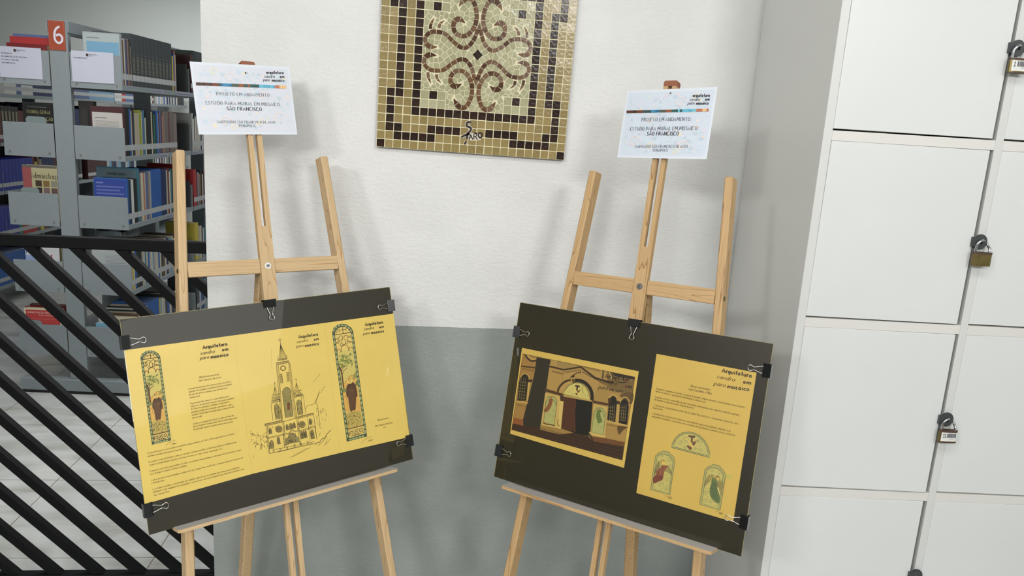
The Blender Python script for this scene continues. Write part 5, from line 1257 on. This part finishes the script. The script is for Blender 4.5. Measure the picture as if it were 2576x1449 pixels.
CN = {'black': (24, 26, 28), 'dark grey': (56, 62, 66), 'dark green': (26, 52, 50), 'blue': (38, 86, 156), 'navy': (26, 40, 84), 'teal': (58, 110, 128), 'lime green': (132, 146, 40), 'beige': (166, 158, 140), 'cream': (190, 184, 164),
      'grey-brown': (112, 102, 98), 'taupe': (128, 116, 110), 'dark red': (92, 34, 40), 'red': (160, 44, 44), 'orange': (168, 112, 82), 'green': (42, 118, 98), 'light blue': (110, 150, 180), 'slate blue': (82, 98, 140), 'plum': (74, 50, 72), 'brown': (92, 66, 52),
      'yellow': (184, 168, 62), 'white': (196, 198, 194), 'pale grey': (152, 158, 160), 'royal blue': (30, 46, 140), 'pink': (176, 128, 122), 'maroon': (66, 32, 36), 'light grey': (170, 172, 168)}
def row(F, side, x, z, y0, items, lname, sname, dep=.19, skip=0, nmax=99, grp=None):
    y = y0; n = skip
    for it in items:
        cn, th, h = it[0], it[1], it[2]
        d = it[3] if len(it) > 3 and it[3] else dep
        book(F, x, y, z, th, d, h, CN[cn], '%s book, %s from the near end, %s shelf, %s' % (cn, ORD[min(n, len(ORD) - 1)], lname, sname), grp or 'books on the %s shelf, %s' % (lname, sname), side, pat=it[4] if len(it) > 4 else None, keep=n == 0)
        y += th + .0008; n += 1
    return y
SR = 'right side of bookcase 6'; SLF = 'left side of bookcase 6'
gold = ((104, 106, 92), [(.26, .29), (.305, .34), (.35, .37), (.385, .43), (.44, .46), (.475, .53), (.55, .57), (.62, .63)])
zt = [z + .0273 for z in LV]
k1 = [('pale grey', .022, .253)] + [('brown', .014, .225), ('cream', .012, .232), ('slate blue', .012, .236), ('plum', .012, .232), ('taupe', .014, .236), ('brown', .012, .225), ('dark grey', .008, .21), ('taupe', .010, .2)]
y = row(U1, 1, .326, zt[0], .006, k1, 'top', SR, .185)
y = row(U1, 1, .326, zt[0], y + .004, [('dark grey', .047, .268, .2, gold)] * 11, 'top', SR, skip=9)
y = row(U1, 1, .326, zt[0], y + .002, [('yellow', .018, .20), ('blue', .014, .22), ('orange', .012, .235), ('cream', .010, .21)], 'top', SR, skip=20)
row(U1, 1, .326, zt[0], .95, [('maroon', .05, .235, .2), ('dark green', .045, .262, .2), ('dark grey', .045, .262, .2), ('dark grey', .045, .262, .2), ('dark grey', .045, .262, .2), ('navy', .03, .22, .2)], 'top', SR, skip=26)
k2 = [('maroon', .020, .250, .168)] + [('black', .010, .245)] * 4 + [('blue', .018, .245), ('beige', .013, .235), ('black', .012, .238), ('dark grey', .014, .24)] + [('beige', .011, .225)] * 5 + [('lime green', .012, .24)] * 2 + [('cream', .008, .23), ('slate blue', .016, .24), ('teal', .016, .24), ('cream', .014, .2)] + \
     [('black', .016, .25)] * 4 + [('cream', .014, .235), ('black', .018, .24), ('green', .012, .22), ('dark green', .020, .225), ('blue', .020, .24), ('light blue', .010, .23), ('dark red', .014, .235), ('slate blue', .018, .24), ('plum', .012, .21), ('orange', .014, .215)] + [('taupe', .012, .235)] * 2 + [('grey-brown', .013, .24)] * 4 + [('dark red', .012, .238)] + [('grey-brown', .013, .235)] * 5 + [('taupe', .013, .23)] * 3
y = row(U1, 1, .326, zt[1], .006, k2, 'second', SR, .19)
row(U1, 1, .326, zt[1], .95, [('light grey', .02, .235), ('white', .016, .2), ('dark grey', .012, .22), ('cream', .02, .21), ('pale grey', .02, .22), ('cream', .016, .2), ('light grey', .02, .215), ('beige', .02, .2), ('navy', .02, .22), ('white', .02, .21)], 'second', SR, skip=54)
k3 = [('blue', .022, .205, .17), ('dark green', .014, .2), ('navy', .012, .2), ('white', .016, .2), ('white', .013, .198), ('black', .016, .2), ('black', .014, .2), ('dark green', .012, .2), ('teal', .030, .245, .215), ('grey-brown', .014, .225), ('cream', .03, .222), ('orange', .016, .222), ('light grey', .012, .22), ('slate blue', .026, .225), ('taupe', .022, .225), ('pale grey', .018, .225)] + \
     [('blue', .022, .23)] * 6 + [('navy', .018, .225)] * 4 + [('beige', .02, .22), ('dark red', .02, .23), ('cream', .02, .21), ('teal', .02, .22), ('black', .02, .22), ('grey-brown', .02, .22), ('light blue', .02, .2), ('dark green', .02, .22), ('red', .03, .24), ('cream', .02, .2), ('navy', .02, .21)]
k3 = [tuple([q[0], q[1], q[2] * 1.19] + list(q[3:])) for q in k3]
row(U1, 1, .326, zt[2], .006, k3, 'third', SR, .18)
row(U1, 1, .326, zt[2], .95, [('red', .05, .238), ('dark grey', .02, .22), ('pink', .018, .215), ('teal', .016, .22), ('orange', .016, .205), ('black', .03, .225), ('cream', .02, .2), ('dark red', .02, .22), ('blue', .02, .21)], 'third', SR, skip=37)
k4 = [('pale grey', .022, .24), ('yellow', .018, .235), ('cream', .012, .23), ('blue', .02, .235), ('dark green', .02, .232), ('black', .018, .236), ('black', .016, .236), ('dark green', .012, .23), ('beige', .02, .23), ('light grey', .02, .225), ('teal', .016, .225), ('cream', .018, .23), ('blue', .022, .225), ('light grey', .02, .22), ('cream', .018, .225), ('light blue', .018, .215), ('beige', .02, .22),
      ('cream', .016, .22), ('light grey', .02, .215), ('blue', .02, .225), ('cream', .02, .22), ('dark green', .02, .2), ('brown', .03, .22), ('cream', .02, .22), ('navy', .03, .22), ('beige', .02, .2), ('light blue', .03, .21), ('beige', .03, .22), ('cream', .03, .2), ('black', .03, .22), ('grey-brown', .03, .22), ('cream', .03, .2)]
row(U1, 1, .326, zt[3], .006, k4, 'fourth', SR, .2)
row(U1, 1, .326, zt[3], .95, [('yellow', .06, .25), ('beige', .03, .22), ('cream', .03, .22), ('navy', .02, .22), ('cream', .02, .2), ('teal', .03, .2)], 'fourth', SR, skip=32)
k5 = [('light blue', .03, .17), ('cream', .02, .2), ('brown', .02, .21), ('beige', .02, .215), ('dark green', .016, .22), ('white', .016, .225), ('black', .02, .23), ('teal', .02, .22), ('cream', .02, .23)] + [('blue', .022, .24)] * 7 + [('yellow', .016, .23), ('light blue', .018, .22), ('cream', .02, .22), ('light grey', .03, .22), ('dark grey', .03, .24), ('blue', .03, .22), ('cream', .03, .2), ('navy', .03, .22), ('brown', .03, .22), ('cream', .03, .22)]
row(U1, 1, .326, zt[4], .006, k5, 'lowest', SR, .2)
row(U1, 1, .326, zt[4], .95, [('dark grey', .05, .24), ('light grey', .03, .22), ('blue', .03, .2), ('dark grey', .03, .22), ('light blue', .03, .2)], 'lowest', SR, skip=26)
# left side: only the near ends show
for li, ks in enumerate(([('dark red', .03, .175), ('red', .03, .21), ('slate blue', .03, .225), ('red', .03, .2)], [('black', .04, .25), ('beige', .03, .24), ('navy', .03, .22), ('dark grey', .03, .24)],
                         [('cream', .04, .29), ('dark grey', .03, .215), ('beige', .03, .2), ('yellow', .03, .22), ('maroon', .03, .225), ('pink', .03, .23)], [('white', .03, .24), ('yellow', .025, .215), ('brown', .03, .22), ('dark red', .03, .22)], [('red', .035, .235), ('cream', .02, .195), ('dark red', .03, .24), ('beige', .03, .23)])):
    row(U1, -1, -.278 + (.04, .096, .072, .057, .025)[li], zt[li], .006, ks, LN[li], SLF, (.2, .156, .178, .192, .2)[li])
# the bookcase behind: rows seen through the gaps and beside the end plates
rr = random.Random(5)
def filler(z, li, y0, y1, pal, skip=0):
    y = y0; n = 0; items = []
    while y < y1:
        cn, lo, hi, h = rr.choice(pal); k = rr.randint(2, 7); th = rr.uniform(lo, hi)
        for _ in range(k):
            items.append((cn, th, h + rr.uniform(-.004, .004)) + ((None, ((128, 124, 92), [(.55, .57), (.60, .86)])) if cn == 'black' else ())); y += th + .0008
            if y > y1: break
    row(U2, 1, .326, z, y0, items, LN[li], 'rear bookcase', .19, skip=86 if y0 > 2 else 0)
filler(zt[0], 0, .3, 2.65, [('white', .02, .03, .2), ('navy', .03, .04, .25), ('light grey', .02, .03, .22), ('dark red', .03, .04, .24), ('slate blue', .03, .035, .24)])
filler(zt[1], 1, .9, 2.65, [('black', .04, .05, .27)] * 5 + [('navy', .03, .04, .25), ('dark red', .03, .04, .24)])
items = [('royal blue', .045, .235)] * 12 + [('dark red', .03, .24), ('yellow', .03, .2), ('brown', .035, .24), ('taupe', .03, .22)] + [('navy', .035, .235)] * 5 + [('maroon', .04, .24)] * 6 + [('light grey', .03, .2), ('light blue', .03, .22), ('dark grey', .03, .2), ('dark grey', .04, .22), ('black', .04, .22), ('dark grey', .04, .22)]
row(U2, 1, .326, zt[2], 1.70, items, 'third', 'rear bookcase', .19)
items = [('royal blue', .045, .24)] * 9 + [('green', .045, .2)] + [('red', .04, .2)] * 5 + [('dark grey', .04, .22), ('yellow', .05, .2), ('brown', .05, .2), ('dark grey', .04, .22), ('navy', .04, .22)] + [('black', .04, .22)] * 8
row(U2, 1, .326, zt[3], 1.60, items, 'fourth', 'rear bookcase', .19)
row(U2, 1, .326, zt[4], 1.45, [('blue', .045, .24)] * 14 + [('dark red', .04, .22), ('black', .04, .24), ('maroon', .04, .22), ('beige', .04, .2)], 'lowest', 'rear bookcase', .19)
filler(zt[0], 0, 2.80, 4.6, [('white', .03, .045, .2), ('light blue', .03, .04, .22), ('red', .03, .045, .22), ('dark red', .03, .045, .2), ('slate blue', .035, .045, .2)])
filler(zt[1], 1, 2.80, 4.6, [('black', .05, .06, .26), ('dark grey', .04, .06, .27), ('navy', .04, .05, .27), ('maroon', .04, .05, .26)])
row(U2, 1, .326, zt[2], 3.12, [('maroon', .045, .27)] * 8 + [('light grey', .04, .2), ('light blue', .05, .23), ('dark grey', .05, .24), ('navy', .05, .25)] * 5, 'third', 'rear bookcase', .19, skip=56)
q = MB()
for li in range(5):
    y = .3
    while y < 5.45:
        th = rr.uniform(.02, .05); cn = rr.choice(('black', 'navy', 'dark grey', 'dark green', 'maroon', 'brown')); hh = rr.uniform(.24, .30)
        q.bbox(-.270, -.08, y, y + th, zt[li], zt[li] + hh, mat('book_%d_%d_%d' % CN[cn], CN[cn], .5), .001); y += th + .001
for li in range(4):
    y = 4.66 if li < 2 else 4.4
    while y < 5.45:
        th = rr.uniform(.02, .05); cn = rr.choice(('blue', 'navy', 'white', 'dark green', 'maroon', 'light grey')); hh = rr.uniform(.2, .26)
        q.bbox(.14, .326, y, y + th, zt[li], zt[li] + hh, mat('book_%d_%d_%d' % CN[cn], CN[cn], .5), .001); y += th + .001
tag(q.build('book_row', None, U2), 'tiny far books on the far end and back of the rear bookcase', 'books', kind='stuff')
def cover(F, x0, x1, z0, z1, y, base, els, host=None):
    """print on a cover facing the near end; els in fractions of the cover"""
    S = Sheet(); S.z = 0
    w, h = x1 - x0, z1 - z0
    for e in els:
        if e[0] == 'r': S.mb.face([(e[1] * w, e[2] * h, S.z), (e[3] * w, e[2] * h, S.z), (e[3] * w, e[4] * h, S.z), (e[1] * w, e[4] * h, S.z)], cmat(e[5])); S.z += .00004
        else:
            S.h = [[w / 1000, 0, 0], [0, -h / 1000, h], [0, 0, 1]]
            text(S, e[1], (e[2] * 1000, (1 - e[3]) * 1000), (e[4] * 1000, (1 - e[3]) * 1000), e[5] * 1000, cmat(e[6]), w=e[7] if len(e) > 7 else 1.4)
    Mx = F @ Matrix([[1, 0, 0, x0], [0, 0, -1, y], [0, 1, 0, z0], [0, 0, 0, 1]])
    return S.mb.build('cover_print', host, host.matrix_world.inverted() @ Mx)
bpy.context.view_layer.update()
def find(lbl): return [o for o in sc.objects if o.get('label') == lbl][0]
B = lambda c, l, s: find('%s book, first from the near end, %s shelf, %s' % (c, l, s))
cover(U1, .141, .326, zt[0], zt[0] + .253, .0055, None, [('r', .02, .02, .98, .98, (164, 176, 176)), ('r', .1, .05, .97, .82, (112, 158, 186)), ('r', .42, .38, .66, .44, (150, 140, 60)), ('r', .1, .88, .45, .9, (120, 134, 138))], B('pale grey', 'top', SR))
cover(U1, .158, .326, zt[1], zt[1] + .250, .0055, None, [('r', 0.06, 0, .97, .88, (184, 182, 176)), ('r', .14, .76, .5, .775, (90, 90, 90))] + [('r', .15, .70 - .024 * k, .86, .71 - .024 * k, (150, 148, 144)) for k in range(9)], B('maroon', 'second', SR))
cover(U1, .156, .326, zt[2], zt[2] + .244, .0055, None, [('r', .02, .02, .98, .98, (44, 66, 142)), ('r', .08, .88, .3, .91, (110, 120, 178))] + [('r', .08, .80 - .075 * k, (.92, .8, .92, .6)[k % 4], .83 - .075 * k, (96, 106, 168)) for k in range(8)], B('blue', 'third', SR))
cover(U1, .126, .326, zt[3], zt[3] + .24, .0055, None, [('r', .02, .02, .98, .98, (160, 166, 168))] + [('r', .35, .80 - .03 * k, .9, .812 - .03 * k, (132, 138, 142)) for k in range(12)], B('pale grey', 'fourth', SR))
cover(U1, .126, .326, zt[4], zt[4] + .17, .0055, None, [('r', .02, .02, .98, .98, (112, 160, 186)), ('r', .1, .8, .9, .82, (80, 120, 150))], B('light blue', 'lowest', SR))
tb = [o for o in sc.objects if o.get('label') == 'teal book, ninth from the near end, third shelf, ' + SR][0]
yt = (U1.inverted() @ tb.matrix_world.translation).y
cover(U1, .111, .326, zt[2], zt[2] + .2915, yt - .0005, None, [('r', .02, .02, .98, .98, (90, 112, 119)), ('t', 'CONTROLADORIA', .25, .86, .75, .045, (22, 40, 44), 1.8), ('r', .3, .88, .7, .89, (50, 70, 78))], tb)
cover(U1, -.182, -.027, zt[1], zt[1] + .25, .0055, None, [('r', .01, .01, .99, .99, (18, 20, 20)), ('r', .16, .90, .78, .912, (90, 92, 86)), ('t', 'TEORIA GERAL', .12, .775, .93, .062, (150, 144, 96), 1.6), ('t', 'DA', .48, .74, .54, .02, (120, 116, 76), 1.4), ('t', 'ADMINISTRAÇÃO', .10, .64, .985, .062, (150, 144, 96), 1.6)], B('black', 'second', SLF))
cover(U1, -.206, -.029, zt[2], zt[2] + .29, .0055, None, [('r', 0, 0, 1, 1, (168, 164, 128)), ('r', 0, 0, .26, .97, (146, 76, 78)), ('r', .0, .955, 1, 1, (96, 94, 84)), ('t', 'Administração', .24, .765, 1.15, .105, (70, 56, 44), 1.1)] + [('r', .36 + .225 * i, .49 + .13 * j, .54 + .225 * i, .60 + .13 * j, ((62, 50, 36), (120, 96, 52), (128, 128, 112), (40, 34, 36), (110, 90, 90), (90, 70, 70))[i + 3 * (1 - j)]) for i in range(3) for j in range(2)], B('cream', 'third', SLF))
cover(U1, -.221, -.030, zt[3], zt[3] + .24, .0055, None, [('r', 0, 0, 1, 1, (190, 192, 194)), ('r', 0, 0, .58, .72, (140, 156, 196)), ('t', 'MUNICÍPIO', .02, .765, .50, .085, (48, 62, 118), 1.9), ('t', 'ART', .50, .605, .76, .125, (150, 44, 52), 2.4), ('r', .93, 0, 1, 1, (70, 60, 34))], B('white', 'fourth', SLF))
cover(U1, -.253, -.054, zt[4], zt[4] + .235, .0055, None, [('r', 0, 0, 1, 1, (206, 196, 170)), ('r', .05, .02, .95, .955, (176, 58, 56)), ('t', 'DEMONSTRAÇÕES FINANCEIRAS'.replace('Õ', 'O'), .09, .875, .90, .04, (216, 190, 180), 1.6), ('t', 'DAS EMPRESAS', .40, .815, .90, .035, (216, 190, 180), 1.5), ('r', .14, .74, .90, .744, (206, 150, 140))], B('red', 'lowest', SLF))
cover(U1, -.238, -.038, zt[0], zt[0] + .175, .0055, None, [('r', 0, 0, 1, 1, (112, 30, 32)), ('t', 'CIENCIAS ECONOMICAS', .05, .84, .7, .05, (190, 130, 70), 1.4)], B('dark red', 'top', SLF))
# the leaning book between the two rows, and the bookends
lb = book(U1, .152, .06, zt[1], .03, .078, .272, (52, 50, 48), 'dark book with blue title letters leaning behind the second right end plate', 'books on the second shelf, ' + SR, 1, False, keep=True)
cover(U1, .074, .152, zt[1], zt[1] + .272, .0595, None, [('t', 'ÇÃO', .0, .86, .42, .06, (36, 66, 86), 1.8)], lb)
bm = mat('bookend_grey_green', (120, 134, 134), .5)
for i, (x0, x1, li, side, top) in enumerate(((-.168, -.064, 1, 'left', .178), (-.219, -.125, 2, 'left', .172), (-.235, -.16, 4, 'left', .166), (.20, .33, 2, 'right', .0), )):
    if top == 0: continue
    b = MB(); b.prism([(x0, 0), (x1, 0), (x1, top - .012), (x1 - .012, top), (x0 + .012, top), (x0, top - .012)], 0, .0012, bm, Matrix([[1, 0, 0, 0], [0, 0, -1, .0048], [0, 1, 0, zt[li] + .0003], [0, 0, 0, 1]]))
    tag(b.build('bookend', None, U1), 'grey metal bookend before the %s shelf books, left side of bookcase 6' % LN[li], 'bookend', 'bookends of bookcase 6')
for li in (0, 1, 2):
    b = MB(); b.bbox(.19, .322, .9, .902, zt[li] + .0003, zt[li] + .17, mat('bookend_dark', (70, 74, 76), .5), .0005); b.box(.19, .322, .9021, .9175, zt[li] + .0003, zt[li] + .002, bm)
    tag(b.build('bookend', None, U1), 'dark bookend ending the first bay, %s shelf, right side of bookcase 6' % LN[li], 'bookend', 'bookends of bookcase 6')
for grp_, (F_, q_) in STUFF.items(): tag(q_.build('book_row', None, F_), 'hidden ' + grp_, 'books', kind='stuff')
# number sign and the two shelf cards, shelf-edge labels
sg = MB().bbox(-.0225, .0600, -.0030, -.0012, 1.842, 1.985, mat('sign_rust_red', (156, 70, 44), .5), .0004).build('number_sign', None, U1); tag(sg, 'rust-red sign with a white number 6 at the top of the bookcase post', 'sign')
S = Sheet(); S.z = 0; wt = cmat((214, 212, 224))
o6 = [(.0235, .112), (.0170, .1125), (.0065, .105), (-.0015, .090), (-.0045, .072), (-.0030, .052), (.0050, .040), (.0160, .036), (.0270, .041), (.0330, .052), (.0320, .066), (.0240, .075), (.0130, .076), (.0030, .070)]
S.line(smooth([(x + .012, y) for x, y in o6], False, 4), .0105, wt, raw=True)
S.line([(-.019 + .012 + .0015 - .0145, .004), (.0565, .004), (.0565, .139), (-.0195, .139)], .0008, cmat((196, 130, 110)), closed=True, raw=True)
S.mb.build('sign_print', sg, Matrix([[1, 0, 0, 0], [0, 0, -1, -.0032], [0, 1, 0, 1.842], [0, 0, 0, 1]]))
card = mat('shelf_card_paper', (190, 194, 208), .45)
for x0, lines, lb in ((-.2745, ['629 ENGENHARIA', '650 ADMINISTRAÇÃO DE ESCRITORIOS', '657 CIENCIAS CONTABEIS', '658 ADMINISTRAÇÃO'], 'white shelf card with four lines of class numbers on the left end plate'), (.0835, ['658 ADMINISTRAÇÃO'], 'white shelf card with one line of print on the right end plate')):
    c = MB().bbox(x0, x0 + .2105, -.0032, -.0018, 1.6925, 1.8455, card, .0003).build('shelf_card', None, U1); tag(c, lb, 'card')
    S = Sheet([[.2105 / 500, 0, 0], [0, -.153 / 364, .153], [0, 0, 1]]); S.z = 0; ik = cmat((40, 42, 54))
    S.rect(178, 26, 206, 58, cmat((60, 40, 44))); text(S, 'BIBLIOTECA', (212, 44), (318, 44), 14, ik, w=1.9, serif=False); text(S, 'CENTRAL', (212, 58), (258, 58), 9, ik, w=1.2, serif=False)
    for k, s in enumerate(lines): text(S, s, (30, 88 + k * 37), (30 + len(s) * 9.4, 88 + k * 37), 15, ik, w=1.9, serif=False)
    S.mb.build('card_print', c, Matrix([[1, 0, 0, x0], [0, 0, -1, -.0033], [0, 1, 0, 1.6925], [0, 0, 0, 1]]))
el = mat('edge_label_pale', (150, 154, 168), .5); ei = cmat((70, 72, 96))
k = 0
for li, y0, w in ((0, .37, .13), (0, .68, .26), (1, .42, .12), (1, .93, .10), (2, .46, .12), (3, .42, .1)):
    c = MB().box(.3313, .3322, y0, y0 + w, LV[li] + .002, LV[li] + .025, el).build('edge_label', None, U1)
    tag(c, 'pale %s label strip, %s shelf edge, right side of bookcase 6, %s one' % ('long' if w > .2 else 'short', LN[li], 'nearer' if y0 < .6 else 'farther'), 'label', 'shelf edge labels')
    S = Sheet(); S.z = 0
    for q in range(int(w / .012) - 1): S.line([(.006 + q * .012, .012), (.014 + q * .012, .012)], .006, ei, raw=True)
    S.mb.build('label_print', c, Matrix([[0, 0, 1, .3323], [1, 0, 0, y0], [0, 1, 0, LV[li]], [0, 0, 0, 1]]))
print('books', NB[0], 'objects', len(sc.objects), 'tris', sum(len(o.data.polygons) for o in sc.objects if o.type == 'MESH'))
